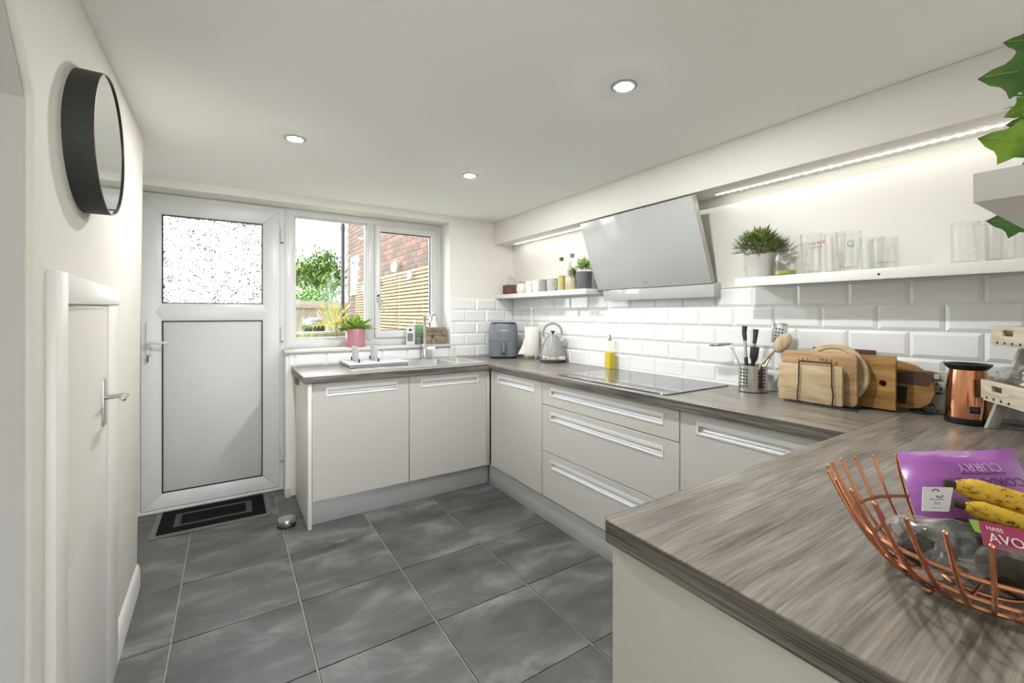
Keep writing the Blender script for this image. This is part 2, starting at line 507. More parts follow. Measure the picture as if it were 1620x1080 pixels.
# ---- left wall (old and out of plumb), its front end cut back at the top
wl = MB()
wl.add([(-0.338, 1.306, 0), (-0.357, 2.70, 0), (-0.333, 2.70, CZ), (-0.317, 0.95, CZ), (-0.333, 1.306, 1.707),
        (-0.62, 1.306, 0), (-0.62, 2.70, 0), (-0.62, 2.70, CZ), (-0.62, 0.95, CZ), (-0.62, 1.306, 1.707)],
       [(0, 1, 2, 4), (4, 2, 3), (5, 9, 7, 6), (9, 8, 7), (1, 6, 7, 2), (2, 7, 8, 3), (3, 8, 9, 4), (4, 9, 5, 0), (0, 5, 6, 1)])
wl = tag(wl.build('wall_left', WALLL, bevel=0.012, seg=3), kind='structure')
tag(MB().add([(-0.345, 1.304, 0), (-0.345, 1.304, 1.700), (-0.331, 0.948, CZ), (-0.62, 1.304, 0), (-0.62, 1.304, 1.700), (-0.62, 0.948, CZ)], [(0, 1, 4, 3), (1, 2, 5, 4)]).build('wall_end_skin', mat('end_face_shade_grey', S(172, 170, 168), 0.8, noise=0.01)), kind='structure')  # skin over the end face, shade put into its greyer colour
tag(MB().box(-0.80, -0.50, 2.70, 3.80, -0.1, CZ).build('wall_door_recess', WALL), kind='structure')
# ---- the wall behind the peninsula; unseen next room, openings set for fill light
tag(box('wall_near', 0.68, 2.40, -0.14, -0.02, -0.1, CZ, WALL), kind='structure')
wn = MB()
wn.box(-1.75, -0.62, 1.306, 1.50, -0.1, CZ)
wn.box(2.25, 2.40, -2.7, -0.14, -0.1, CZ)
wn.box(-1.75, -1.60, -2.7, 1.306, -0.1, CZ)
wn.box(-1.60, 2.25, -2.7, -2.55, -0.1, 0.35)
wn.box(-1.60, -0.7, -2.7, -2.55, 0.35, CZ)
wn.box(1.3, 2.25, -2.7, -2.55, 0.35, CZ)
wn.box(-0.7, 1.3, -2.7, -2.55, 2.0, CZ)
wn.box(0.32, 0.38, -2.66, -2.60, 0.35, 2.0)
tag(wn.build('wall_next_room', WALL), kind='structure')

# ---- baseboard on the left wall, rounded round the wall end
bs = MB()
path = [(-0.334, 2.127), (-0.342, 2.62), (-0.344, 2.69), (-0.354, 2.728), (-0.382, 2.748), (-0.43, 2.750), (-0.50, 2.750)]
inner = [(-0.352, 2.127), (-0.362, 2.62), (-0.366, 2.66), (-0.372, 2.688), (-0.39, 2.70), (-0.43, 2.70), (-0.50, 2.70)]
prof_h = 0.115
for k in range(len(path) - 1):
    (a, b), (c, d) = path[k], path[k + 1]
    (e, f_), (g, h_) = inner[k], inner[k + 1]
    mid = lambda p, q: (p[0] * 0.55 + q[0] * 0.45, p[1] * 0.55 + q[1] * 0.45)
    m0 = mid(path[k], inner[k]); m1 = mid(path[k + 1], inner[k + 1])
    bs.add([(a, b, 0), (c, d, 0), (a, b, 0.085), (c, d, 0.085), (m0[0], m0[1], 0.108), (m1[0], m1[1], 0.108), (e, f_, prof_h), (g, h_, prof_h), (e, f_, 0), (g, h_, 0)],
           [(0, 1, 3, 2), (2, 3, 5, 4), (4, 5, 7, 6), (6, 7, 9, 8), (8, 9, 1, 0)])
tag(bs.build('baseboard_left', GLOSSPAINT, weld=True), kind='structure')
tag(box('baseboard_back', 0.318, 0.352, 3.425, WY + 0.1, 0, 0.07, GLOSSPAINT, bevel=0.004), kind='structure')
tag(MB().box(0.322, 0.338, WY, 3.64, 0, 0.992).build('trim_reveal_end', WALL), kind='structure')

# ---- wall tiles with bevelled faces, row by row
def bevel_tile(hu, hw, key, cache={}):
    """a tile in local axes: u along x, w along z, face towards -y"""
    k = (round(hu, 4), round(hw, 4))
    if k in cache: return cache[k]
    b = min(0.013, hu * 0.6, hw * 0.6); d = 0.0075
    O = [(-hu, -hw), (hu, -hw), (hu, hw), (-hu, hw)]
    I = [(-hu + b, -hw + b), (hu - b, -hw + b), (hu - b, hw - b), (-hu + b, hw - b)]
    vs = [(u, 0, w) for u, w in O] + [(u, -0.0015, w) for u, w in O] + [(u, -d, w) for u, w in I]
    fs = [(8, 9, 10, 11)]
    for i in range(4):
        j = (i + 1) % 4
        fs += [(4 + i, 4 + j, 8 + j, 8 + i), (i, j, 4 + j, 4 + i)]
    cache[k] = MB().add(vs, fs).mesh('tile', WTILE, smooth=False)
    return cache[k]
tg = 0.0011
ROWB = [0.8970, 0.9942, 1.0956, 1.1970, 1.2984]
ROWT = [0.9942, 1.0956, 1.1970, 1.2984, 1.3990]
def tile_row(parent, ax, plane, a_lo, a_hi, ref, r, rot):
    n0 = math.floor((a_lo - ref) / 0.2025) - 1
    for n in range(n0, n0 + 40):
        a = ref + n * 0.2025; b = a + 0.2025
        a = max(a, a_lo); b = min(b, a_hi)
        if b - a < 0.012: continue
        hu = (b - a) / 2 - tg; hw = (ROWT[r] - ROWB[r]) / 2 - tg
        me = bevel_tile(hu, hw, None)
        zc = (ROWT[r] + ROWB[r]) / 2
        loc = ((a + b) / 2, plane, zc) if ax == 'X' else (plane, (a + b) / 2, zc)
        o = link('tile', me, parent, loc)
        o.rotation_euler = (0, 0, rot)
GR = 0.003
box('grout_bed', RX - GR, RX + 0.01, -0.02, WY, 0.86, 1.399, WGROUT, wr)
box('grout_bed', 1.549, RX - GR, WY - GR, WY + 0.01, 0.86, 1.399, WGROUT, wb)
box('grout_bed', 0.34, 1.549, WY - GR, WY + 0.01, 0.86, 0.992, WGROUT, wb)
for r in range(5):
    top = (4 - r) % 2 == 0
    tile_row(wr, 'Y', RX - GR, -0.018, WY - GR - 0.001, 2.0093 if top else 2.1103, r, -PI / 2)
    tile_row(wb, 'X', WY - GR, 1.550, RX - GR - 0.001, 1.793 if top else 1.688, r, 0.0)
tile_row(wb, 'X', WY - GR, 0.342, 1.548, 1.793, 0, 0.0)
tag(box('trim_tile_edge', RX - 0.011, RX, 1.19, 2.24, 1.3992, 1.4065, mat('cream_tile_trim', S(228, 222, 204), 0.5, noise=0.02)), kind='structure')
tag(box('trim_sealant', RX - 0.012, RX - 0.004, 0.59, 3.44, WZ, WZ + 0.006, mat('white_sealant', S(238, 238, 236), 0.4, noise=0.01)), kind='structure')

# ---- window sill board
tag(box('trim_window_sill', 0.318, 1.547, 3.422, 3.66, 0.992, 1.012, GLOSSPAINT, bevel=0.005), kind='structure')

# ================================================================== BACK DOOR
d1 = thing('door_1', (-0.08, DY, 0), 'white plastic back door with textured glass in its upper half', kind='structure')
def mitred(mb, x0, x1, z0, z1, w, y0, y1, wl=None, wr_=None, wt=None, wb_=None):
    """rectangular frame between outer and inner rectangles"""
    a = wl or w; b = wr_ or w; t = wt or w; c = wb_ or w
    f = lambda u, d, z: (u, d, z)
    return mb.holed(f, x0, x1, z0, z1, y0, y1, (x0 + a, x1 - b, z0 + c, z1 - t))
mitred(MB(), -0.50, 0.335, 0.0, 2.034, 0.05, DY - 0.012, DY + 0.06, 0.036, 0.032, 0.030, 0.012).build('frame', UPVC, d1, 0.003)
box('threshold', -0.495, 0.325, DY - 0.03, DY + 0.05, 0.0, 0.018, UPVC, d1, 0.003)
leaf_ = MB()
f_id = lambda u, d, z: (u, d, z)
L0, L1, LZ0, LZ1 = -0.462, 0.302, 0.022, 2.003
LF = DY - 0.022
# leaf stiles and rails around two openings, as four mitred members
def member(pts, y0, y1, name, par, bev=0.004):
    return MB().prism(pts, y0, y1, 'Y').build(name, UPVC, par, bev)
gxa, gxb = -0.357, 0.193
member([(L0, LZ0), (gxa, 0.121), (gxa, 1.897), (L0, LZ1)], LF, DY + 0.04, 'stile', d1)
member([(L1, LZ1), (gxb, 1.897), (gxb, 0.121), (L1, LZ0)], LF, DY + 0.04, 'stile', d1)
member([(L0, LZ1), (gxa, 1.897), (gxb, 1.897), (L1, LZ1)], LF, DY + 0.04, 'rail', d1)
member([(L0, LZ0), (L1, LZ0), (gxb, 0.121), (gxa, 0.121)], LF, DY + 0.04, 'rail', d1)
member([(gxa, 1.218), (gxb, 1.218), (gxb + 0.035, 1.276), (gxb, 1.334), (gxa, 1.334), (gxa - 0.035, 1.276)], LF - 0.001, DY + 0.04, 'rail', d1)
def bead(x0, x1, z0, z1, par):
    mitred(MB(), x0 + 0.0005, x1 - 0.0005, z0 + 0.0005, z1 - 0.0005, 0.012, LF + 0.006, LF + 0.03).build('glazing_bead', UPVC, par, 0.004)
    mitred(MB(), x0 + 0.0115, x1 - 0.0115, z0 + 0.0115, z1 - 0.0115, 0.004, LF + 0.02, LF + 0.032).build('gasket', GASKET, par)
def gasket(x0, x1, z0, z1, par):
    mitred(MB(), x0 - 0.002, x1 + 0.002, z0 - 0.002, z1 + 0.002, 0.006, LF - 0.0012, LF + 0.02).build('gasket', GASKET, par)
gasket(gxa, gxb, 1.334, 1.897, d1)
gasket(gxa, gxb, 0.121, 1.218, d1)
box('glass_pane', gxa, gxb, LF + 0.022, LF + 0.028, 1.334, 1.897, PATGLASS, d1)
box('door_panel', gxa + 0.004, gxb - 0.004, LF + 0.006, LF + 0.03, 0.125, 1.214, UPANEL, d1, 0.002)
# handle, keyhole and key
hd = MB().box(-0.436, -0.410, LF - 0.012, LF + 0.002, 1.00, 1.21).build('handle', UPVC, d1, 0.005)
MB().tube([(-0.423, LF - 0.01, 1.085), (-0.423, LF - 0.05, 1.085), (-0.414, LF - 0.056, 1.085), (-0.325, LF - 0.056, 1.08)], 0.009, 10).build('lever', UPVC, hd)
ky = MB().cyl((-0.425, LF + 0.001, 1.005), (-0.425, LF - 0.006, 1.005), 0.009, 12).build('keyhole', CHROME, d1)
MB().box(-0.427, -0.423, LF - 0.03, LF - 0.005, 0.962, 1.006).build('key', BLACK, ky, 0.001)
for z in (1.83, 1.12, 0.26):
    hg = MB().cyl((0.315, LF - 0.006, z - 0.05), (0.315, LF - 0.006, z + 0.05), 0.009, 10).build('hinge', UPVC, d1)
    MB().cyl((0.315, LF - 0.006, z - 0.056), (0.315, LF - 0.006, z - 0.05), 0.0085, 10).build('hinge_cap', GASKET, hg)

# ================================================================== WINDOW
w1 = thing('window_1', (0.94, DY, 1.0), 'white plastic window, fixed left pane and opening right sash', kind='structure')
mitred(MB(), 0.335, 1.547, 1.012, 2.036, 0.06, DY - 0.01, DY + 0.06, 0.062, 0.048, 0.05, 0.062).build('frame', UPVC, w1, 0.004)
box('mullion', 0.914, 0.975, DY - 0.010, DY + 0.06, 1.07, 1.99, UPVC, w1, 0.003)
mitred(MB(), 0.397, 0.916, 1.074, 1.986, 0.012, DY + 0.004, DY + 0.04).build('glazing_bead', UPVC, w1, 0.004)
box('glass_pane', 0.403, 0.910, DY + 0.02, DY + 0.026, 1.080, 1.980, PANE, w1)
sa = mitred(MB(), 0.972, 1.500, 1.072, 1.984, 0.05, DY - 0.03, DY + 0.035, 0.046, 0.052, 0.052, 0.058).build('sash', UPVC, w1, 0.006)
mitred(MB(), 1.017, 1.449, 1.129, 1.933, 0.005, DY - 0.012, DY + 0.012).build('gasket', GASKET, sa)
box('glass_pane', 1.018, 1.448, DY + 0.0, DY + 0.006, 1.130, 1.932, PANE, sa)
wh = MB().box(0.985, 1.005, DY - 0.04, DY - 0.028, 1.37, 1.44).build('window_handle', UPVC, sa, 0.003)
MB().cyl((0.995, DY - 0.03, 1.41), (0.995, DY - 0.055, 1.41), 0.009, 10).build('handle_pivot', GASKET, wh)
MB().tube([(0.995, DY - 0.055, 1.405), (1.008, DY - 0.062, 1.37), (1.035, DY - 0.064, 1.285)], 0.008, 8).build('handle_lever', STEEL, wh)

# ================================================================== CUPBOARD DOOR IN THE LEFT WALL
d2 = thing('door_2', (-0.34, 1.76, 0), 'low white painted cupboard door in the left wall', kind='structure')
Xw = -0.338
def wallbox(n, y0, y1, z0, z1, x0, x1, m, bev=0.003, par=None):
    return box(n, Xw + x0, Xw + x1, y0, y1, z0, z1, m, par or d2, bev)
wallbox('architrave', 1.385, 1.475, 0.0, 1.36, -0.02, 0.020, GLOSSPAINT)
wallbox('architrave', 1.975, 2.125, 0.0, 1.30, -0.03, 0.006, GLOSSPAINT)
MB().add([(Xw - 0.02, 1.475, 1.285), (Xw - 0.02, 2.125, 1.295), (Xw - 0.02, 1.475, 1.36), (Xw - 0.02, 2.125, 1.345),
          (Xw + 0.02, 1.475, 1.285), (Xw + 0.012, 2.125, 1.295), (Xw + 0.02, 1.475, 1.36), (Xw + 0.012, 2.125, 1.345)],
         [(0, 1, 3, 2), (4, 6, 7, 5), (0, 4, 5, 1), (2, 3, 7, 6), (1, 5, 7, 3), (0, 2, 6, 4)]).build('architrave', GLOSSPAINT, d2, 0.004)
wallbox('door_leaf', 1.478, 1.970, 0.01, 1.268, -0.03, 0.0015, GLOSSPAINT)
wallbox('head_stop', 1.476, 1.974, 1.272, 1.287, -0.03, 0.004, GLOSSPAINT)
ph = wallbox('handle_plate', 1.905, 1.945, 0.905, 1.055, 0.001, 0.006, STEEL, 0.0015)
MB().tube([(Xw + 0.004, 1.925, 0.995), (Xw + 0.05, 1.925, 0.997), (Xw + 0.058, 1.918, 0.998), (Xw + 0.062, 1.84, 1.0)], 0.008, 10).build('lever', STEEL, ph)
MB().ball((Xw + 0.062, 1.838, 1.0), 0.0095, 8).build('lever_end', CHROME, ph)

# ================================================================== DOWNLIGHTS
LAMP = mat('warm_lamp_lens', (1, 0.9, 0.75, 1), 0.4, emit=(1.0, 0.995, 0.985, 1), es=DOWNLIGHT)
BEZEL = mat('satin_white_bezel', S(186, 184, 178), 0.4, noise=0.01)
def downlight(x, y, lab):
    t = thing('ceiling_downlight', (x, y, CZ), lab, 'downlight', 'recessed ceiling downlights')
    MB().lathe([(0.028, -0.004), (0.042, -0.005), (0.048, -0.002), (0.048, 0.0), (0.028, 0.0)], (0, 0, 0), 32, close=True).build('bezel', BEZEL, t, local=True)
    MB().lathe([(0.0, -0.0062), (0.0278, -0.0062), (0.0278, -0.001), (0, -0.001)], (0, 0, 0), 24).build('lens', LAMP, t, local=True)
downlight(1.189, 1.131, 'round recessed downlight nearest the peninsula, largest of the ceiling lights')
downlight(0.257, 2.327, 'round recessed downlight nearest the back door')
downlight(1.188, 2.365, 'round recessed downlight between the window and the cooker hood')

# ================================================================== BASE CABINETS
def front(par, f, u0, u1, z0, z1, hu0, hu1, hz0, hz1, name='door', m=None):
    """a door or drawer front with a recessed aluminium grip; f maps (u, outward, z) to world"""
    t = 0.019
    d = MB().holed(lambda u, o, z: f(u, o, z), u0, u1, z0, z1, -t, 0.0, (hu0, hu1, hz0, hz1)).build(name, m or CAB, par, 0.0012, seg=1)
    h = MB()
    # rim
    h.holed(lambda u, o, z: f(u, o, z), hu0 - 0.004, hu1 + 0.004, hz0 - 0.004, hz1 + 0.004, -0.006, 0.0022, (hu0 + 0.004, hu1 - 0.004, hz0 + 0.003, hz1 - 0.013))
    # scooped trough
    n = 5
    a, b = hz0 + 0.003, hz1 - 0.001
    prof = [(0.0005 - 0.022 * math.sin(PI / 2 * i / n), a + (b - a) * (1 - math.cos(PI / 2 * i / n)) * 0.95) for i in range(n + 1)]
    vs = []; fs = []
    for u in (hu0 + 0.003, hu1 - 0.003):
        vs += [f(u, o, z) for o, z in prof] + [f(u, -0.0005, b)]
    k = n + 2
    for i in range(n):
        fs.append((i, i + 1, k + i + 1, k + i))
    fs.append(tuple(range(k))); fs.append(tuple(range(k, 2 * k)))
    h.add(vs, fs)
    h.build('handle', ALU, d, smooth=True)
    return d
fS = lambda u, o, z: (u, 2.860 - o, z)        # sink run fronts face the camera side
fR = lambda u, o, z: (1.600 - o, u, z)        # right run fronts face left
fP = lambda u, o, z: (u, 0.566 + o, z)        # peninsula fronts face the window
# end panel of the sink run
tag(box('end_panel', 0.381, 0.402, 2.845, 3.425, 0.0, 0.853, ENDP, bevel=0.0015), 'tall pale end panel at the back door end of the sink cabinets', 'panel')
sk = thing('wall_socket', (0.38, 3.3, 0.83), 'small dark grey socket on the pale end panel', 'socket')
box('back_box', 0.366, 0.381, 3.245, 3.335, 0.795, 0.862 - 0.012, mat('grey_socket', S(120, 122, 124), 0.4, noise=0.02), sk, 0.003)
box('face', 0.3645, 0.366, 3.25, 3.33, 0.80, 0.845, BLACK, sk, 0.0005)
def cabinet(lab, par_loc, carcass):
    t = thing('base_cabinet', par_loc, lab, 'cabinet', 'cashmere base cabinets')
    x0, x1, y0, y1, z0, z1 = carcass
    box('carcass', x0, x1, y0, y1, z0, z1, CABIN, t)
    return t
c = cabinet('cashmere base cabinet with a single door beside the back door end panel', (0.70, 2.88, 0), (0.405, 0.990, 2.882, 3.44, 0.16, 0.853))
front(c, fS, 0.406, 0.9895, 0.153, 0.851, 0.485, 0.910, 0.774, 0.820)
c = cabinet('cashmere base cabinet under the sink with a single door', (1.28, 2.88, 0), (0.994, 1.575, 2.882, 3.44, 0.16, 0.66))
front(c, fS, 0.9935, 1.574, 0.153, 0.851, 1.077, 1.503, 0.774, 0.820)
tag(box('corner_post', 1.577, 1.603, 2.862, 2.885, 0.15, 0.853, CAB, bevel=0.001), 'narrow cashmere filler post in the inner corner of the cabinets', 'panel')
c = cabinet('cashmere corner base cabinet with a single door left of the drawers', (1.62, 2.5, 0), (1.621, 2.165, 2.202, 2.85, 0.16, 0.853))
front(c, fR, 2.2025, 2.838, 0.153, 0.851, 2.288, 2.736, 0.774, 0.818)
c = thing('drawer_unit', (1.62, 1.7, 0), 'wide cashmere unit of three drawers below the hob', 'drawers')
box('carcass', 1.621, 2.165, 1.203, 2.200, 0.16, 0.853, CABIN, c)
front(c, fR, 1.2045, 2.1975, 0.7135, 0.851, 1.290, 2.111, 0.774, 0.818, 'drawer')
front(c, fR, 1.2045, 2.1975, 0.4285, 0.7095, 1.290, 2.111, 0.628, 0.672, 'drawer')
front(c, fR, 1.2045, 2.1975, 0.153, 0.4245, 1.290, 2.111, 0.341, 0.385, 'drawer')
c = cabinet('cashmere base cabinet partly hidden behind the peninsula, right of the drawers', (1.62, 0.9, 0), (1.621, 2.165, 0.600, 1.201, 0.16, 0.853))
front(c, fR, 0.6025, 1.1995, 0.153, 0.851, 0.690, 1.116, 0.772, 0.818)
# peninsula
c = cabinet('cashmere peninsula base cabinet facing the sink', (1.08, 0.3, 0), (0.590, 1.575, 0.0, 0.545, 0.16, 0.853))
front(c, fP, 0.592, 1.082, 0.153, 0.851, 0.66, 1.01, 0.774, 0.820)
front(c, fP, 1.086, 1.576, 0.153, 0.851, 1.15, 1.51, 0.774, 0.820)
tag(box('end_panel', 0.567, 0.588, -0.015, 0.567, 0.0, 0.853, CAB, bevel=0.0015), 'large plain cashmere end panel of the peninsula in the front', 'panel')
# plinths
tag(box('plinth', 0.404, 1.612, 2.905, 2.920, 0.0, 0.150, PLINTH, bevel=0.001), 'brushed metal plinth below the sink cabinets', 'plinth')
tag(box('plinth', 1.614, 1.629, 0.60, 2.903, 0.0, 0.150, PLINTH, bevel=0.001), 'long brushed metal plinth below the drawers and corner cabinet', 'plinth')
tag(box('plinth', 0.590, 1.60, 0.515, 0.530, 0.0, 0.150, PLINTH, bevel=0.001), 'brushed metal plinth below the peninsula', 'plinth')

# ================================================================== WORKTOPS
WB_ = 0.8555
t = thing('worktop', (1.2, 3.1, WB_), 'grey wood effect worktop with the sink, running below the window', 'worktop')
HX0, HX1, HY0, HY1 = 0.664, 1.612, 2.952, 3.418
MB().holed(lambda u, o, z: (u, z, o), 0.358, 2.176, 2.838, 3.447, WB_, WZ, (HX0, HX1, HY0, HY1)).build('top', WTOPX, t, 0.0015, seg=1)
MB().box(0.3575, 1.582, 2.8372, 2.8379, WB_ + 0.0015, WZ - 0.0015).build('edge_strip', WEDX, t)
MB().box(0.3573, 0.358, 2.8385, 3.447, WB_ + 0.0015, WZ - 0.0015).build('edge_strip', WEDY, t)
t = thing('worktop', (1.88, 1.7, WB_), 'grey wood effect worktop with the hob, along the tiled right wall', 'worktop')
MB().box(1.582, 2.176, 0.584, 2.8376, WB_, WZ).build('top', WTOPY, t, 0.0015, seg=1)
MB().box(1.5813, 1.5819, 0.5845, 2.837, WB_ + 0.0015, WZ - 0.0015).build('edge_strip', WEDY, t)
t = thing('worktop', (1.3, 0.28, WB_), 'grey wood effect peninsula worktop holding the copper basket', 'worktop')
rc = 0.014
pts = [(2.176, -0.018), (2.176, 0.5836), (0.558 + rc, 0.5836)]
pts += [(0.558 + rc - rc * math.sin(a), 0.5836 - rc + rc * math.cos(a)) for a in (R(30), R(60))]
pts += [(0.558, 0.5836 - rc), (0.558, -0.018)]
MB().prism(pts, WB_, WZ, 'Z').build('top', WTOPX, t, 0.0015, seg=1)
ed = MB()
op = [(1.58, 0.5842), (0.558 + rc, 0.5842)] + [(0.558 + rc - (rc + .0006) * math.sin(a), 0.5836 - rc + (rc + .0006) * math.cos(a)) for a in (R(30), R(60))] + [(0.5574, 0.5836 - rc), (0.5574, -0.018)]
for k in range(len(op) - 1):
    (a, b), (c_, d_) = op[k], op[k + 1]
    ed.add([(a, b, WB_ + .0015), (c_, d_, WB_ + .0015), (c_, d_, WZ - .0015), (a, b, WZ - .0015)], [(0, 1, 2, 3)])
ed.build('edge_strip', WEDY, t, weld=True)

# ================================================================== SINK AND TAP
SINKM = mat('brushed_pale_steel_sink', S(206, 206, 203), 0.3, 0.75, noise=0.04, nscale=10, stretch=(40, 1, 1))
t = thing('sink', (1.14, 3.18, WZ), 'pale steel one and a half bowl sink with drainer set in the worktop', 'sink')
rm = MB()
ZT = WZ + 0.004
B1 = (1.045, 1.395, 2.990, 3.355); B2 = (1.432, 1.575, 3.010, 3.345)
rm.box(HX0 - .012, HX1 + .012, HY0 - .012, B1[2], WZ + .0005, ZT)
rm.box(HX0 - .012, HX1 + .012, B1[3], HY1 + .012, WZ + .0005, ZT)
rm.box(HX0 - .012, B1[0], B1[2], B1[3], WZ + .0005, ZT)
rm.box(B1[1], B2[0], B1[2], B1[3], WZ + .0005, ZT)
rm.box(B2[1], HX1 + .012, B1[2], B1[3], WZ + .0005, ZT)
rm.box(B2[0], B2[1], B1[2], B2[2], WZ + .0005, ZT).box(B2[0], B2[1], B2[3], B1[3], WZ + .0005, ZT)
rim_ = rm.build('rim', SINKM, t)
for b, dp in ((B1, 0.17), (B2, 0.11)):
    x0, x1, y0, y1 = b
    i = 0.02
    bw = MB().add([(x0, y0, ZT), (x1, y0, ZT), (x1, y1, ZT), (x0, y1, ZT), (x0 + i, y0 + i, ZT - dp), (x1 - i, y0 + i, ZT - dp), (x1 - i, y1 - i, ZT - dp), (x0 + i, y1 - i, ZT - dp)],
                  [(0, 1, 5, 4), (1, 2, 6, 5), (2, 3, 7, 6), (3, 0, 4, 7), (4, 5, 6, 7)]).build('bowl', SINKM, t, 0.012, seg=3)
    MB().lathe([(0, 0.002), (0.03, 0.002), (0.036, 0.0)], ((x0 + x1) / 2, (y0 + y1) / 2, ZT - dp), 20).build('drain', CHROME, bw)
for k in range(9):
    x = 0.70
    MB().box(0.70, 1.03, 3.02 + k * 0.04, 3.030 + k * 0.04, ZT, ZT + 0.0015).build('drainer_rib', SINKM, rim_, 0.0007, seg=1)
for q in (0, 1):
    MB().cyl((1.10 + q * 0.035, 3.344, ZT - 0.03), (1.10 + q * 0.035, 3.339, ZT - 0.03), 0.011, 14).build('overflow', GASKET, rim_)
t = thing('kitchen_tap', (1.30, 3.385, WZ), 'chrome single lever kitchen tap standing behind the sink', 'tap')
MB().lathe([(0.027, 0.004), (0.027, 0.012), (0.021, 0.016), (0.021, 0.115), (0.019, 0.12), (0.016, 0.125)], (1.30, 3.385, WZ), 20).build('base', CHROME, t)
arc = [(1.30, 3.385, WZ + 0.12), (1.30, 3.385, WZ + 0.335), (1.299, 3.380, WZ + 0.350), (1.297, 3.365, WZ + 0.358), (1.28, 3.25, WZ + 0.358), (1.266, 3.185, WZ + 0.354), (1.264, 3.175, WZ + 0.345), (1.264, 3.175, WZ + 0.305)]
MB().tube(arc, 0.0125, 12).build('spout', CHROME, t)
lv = MB().cyl((1.31, 3.385, WZ + 0.095), (1.375, 3.365, WZ + 0.095), 0.017, 14).build('lever', CHROME, t)
MB().tube([(1.365, 3.368, WZ + 0.105), (1.368, 3.366, WZ + 0.17)], 0.005, 8).build('lever_pin', CHROME, lv)

# draining tray with plate holders
GREYT = mat('grey_drying_tray', S(150, 154, 158), 0.45, noise=0.04)
PALEG = mat('pale_grey_tray_top', S(196, 198, 200), 0.4, noise=0.03)
t = thing('drying_rack', (0.87, 3.25, WZ), 'grey two layer drying rack with two upright plate dividers beside the sink', 'dish rack')
box('tray', 0.665, 1.062, 3.085, 3.40, ZT + 0.0025, ZT + 0.016, GREYT, t, 0.003)
box('tray', 0.660, 1.068, 3.08, 3.405, ZT + 0.018, ZT + 0.030, PALEG, t, 0.003)
for k in range(7):
    box('slat', 0.675, 1.055, 3.10 + k * 0.045, 3.115 + k * 0.045, ZT + 0.030, ZT + 0.0315, PALEG, t)
for x in (0.735, 0.865):
    dv = box('divider', x, x + 0.007, 3.16, 3.34, ZT + 0.032, ZT + 0.135, mat('frosted_divider', S(190, 190, 186), 0.4, noise=0.02), t, 0.002)
    for k in range(3):
        box('divider_rib', x - 0.002, x + 0.009, 3.19 + k * 0.06, 3.196 + k * 0.06, ZT + 0.034, ZT + 0.13, PALEG, dv)
    for y in (3.14, 3.365):
        MB().cyl((x + 0.003, y, ZT + 0.03), (x + 0.003, y, ZT + 0.055), 0.005, 8).build('peg', BLACK, t)

# ================================================================== HOB
t = thing('induction_hob', (1.88, 1.69, WZ), 'long glossy black glass hob set in the worktop below the hood', 'hob')
box('glass', 1.632, 2.118, 1.295, 2.092, WZ + 0.0005, WZ + 0.006, HOB, t, 0.002, seg=1)
for (x, y, r) in ((1.78, 1.50, .09), (1.78, 1.88, .09), (1.99, 1.50, .075), (1.99, 1.88, .105)):
    MB().lathe([(r, 0), (r + .0015, 0), (r + .0015, .0002), (r, .0002)], (x, y, WZ + .0061), 40, close=True).build('zone_ring', HOBMARK, t)
box('control_strip', 1.645, 1.662, 1.60, 1.80, WZ + .006, WZ + .0063, HOBMARK, t)

# ================================================================== COOKER HOOD
t = thing('cooker_hood', (2.05, 1.8, 1.4), 'slanted white glass cooker hood on the right wall above the hob', 'cooker hood')
T0 = Vector((1.932, 0, 1.857)); T1 = Vector((2.098, 0, 1.424))
dr = (T1 - T0).normalized(); nb = Vector((-dr.z, 0, dr.x)); nb = nb if nb.x > 0 else -nb
def slab(y0, y1, a, b, m, name, bev):
    p = [T0 + nb * a, T1 + nb * a, T1 + nb * b, T0 + nb * b]
    return MB().prism([(q.x, q.z) for q in p], y0, y1, 'Y').build(name, m, t, bev)
gl = slab(1.379, 2.232, 0.0, 0.007, HOODGLASS, 'glass_panel', 0.0015)
slab(1.381, 2.230, 0.0072, 0.040, HOODSIDE, 'backing_frame', 0.001)
MB().prism([(2.112, 1.352), (RX - .012, 1.352), (RX - .012, 1.43), (2.145, 1.43), (2.105, 1.425)], 1.372, 2.195, 'Y').build('lower_body', HOODGLASS, t, 0.003)
MB().prism([(2.15, 1.43), (RX - .001, 1.43), (RX - .001, 1.884), (2.005, 1.884), (2.0, 1.83)], 1.66, 2.0, 'Y').build('chimney_body', HOODSIDE, t, 0.002)
mm = Matrix.Translation(T1 - dr * 0.035 - Vector(t.location) + Vector((0, 1.81, 0)) - nb * 0.0003)
lg = text('brand_mark', 'cata', 0.02, mat('grey_print', S(120, 122, 122), 0.5, noise=0.01), gl, (0, 0, 0), (0, 0, 0))
lg.matrix_local = mm @ basis((0, 0, 0), (0, -1, 0), -dr)

# ================================================================== FLOATING SHELVES
SHX = 1.992
tag(box('floating_shelf', SHX, RX - .001, 2.243, WY - .001, 1.4004, 1.4355, SHELF, bevel=0.002), 'short white floating shelf left of the cooker hood', 'shelf')
t = thing('floating_shelf', (2.08, 0.6, 1.40), 'long white floating shelf right of the cooker hood', 'shelf')
box('board', SHX, RX - .001, -0.018, 1.185, 1.407, 1.4304, SHELF, t, 0.002)
box('front_lip', SHX - 0.001, SHX + .016, -0.018, 1.186, 1.391, 1.4306, SHELF, t, 0.0015)
MB().cyl((SHX - .001, 0.63, 1.409), (SHX - .003, 0.63, 1.409), 0.004, 12).build('screw_cap', GASKET, t)
t = thing('floating_shelf', (1.4, 0.08, 1.42), 'white floating shelf at the upper right edge with ivy hanging in front', 'shelf')
box('board', 0.898, 1.90, -0.019, 0.1725, 1.423, 1.465, mat('grey_white_shelf', S(222, 220, 217), 0.4, noise=0.01), t, 0.001)
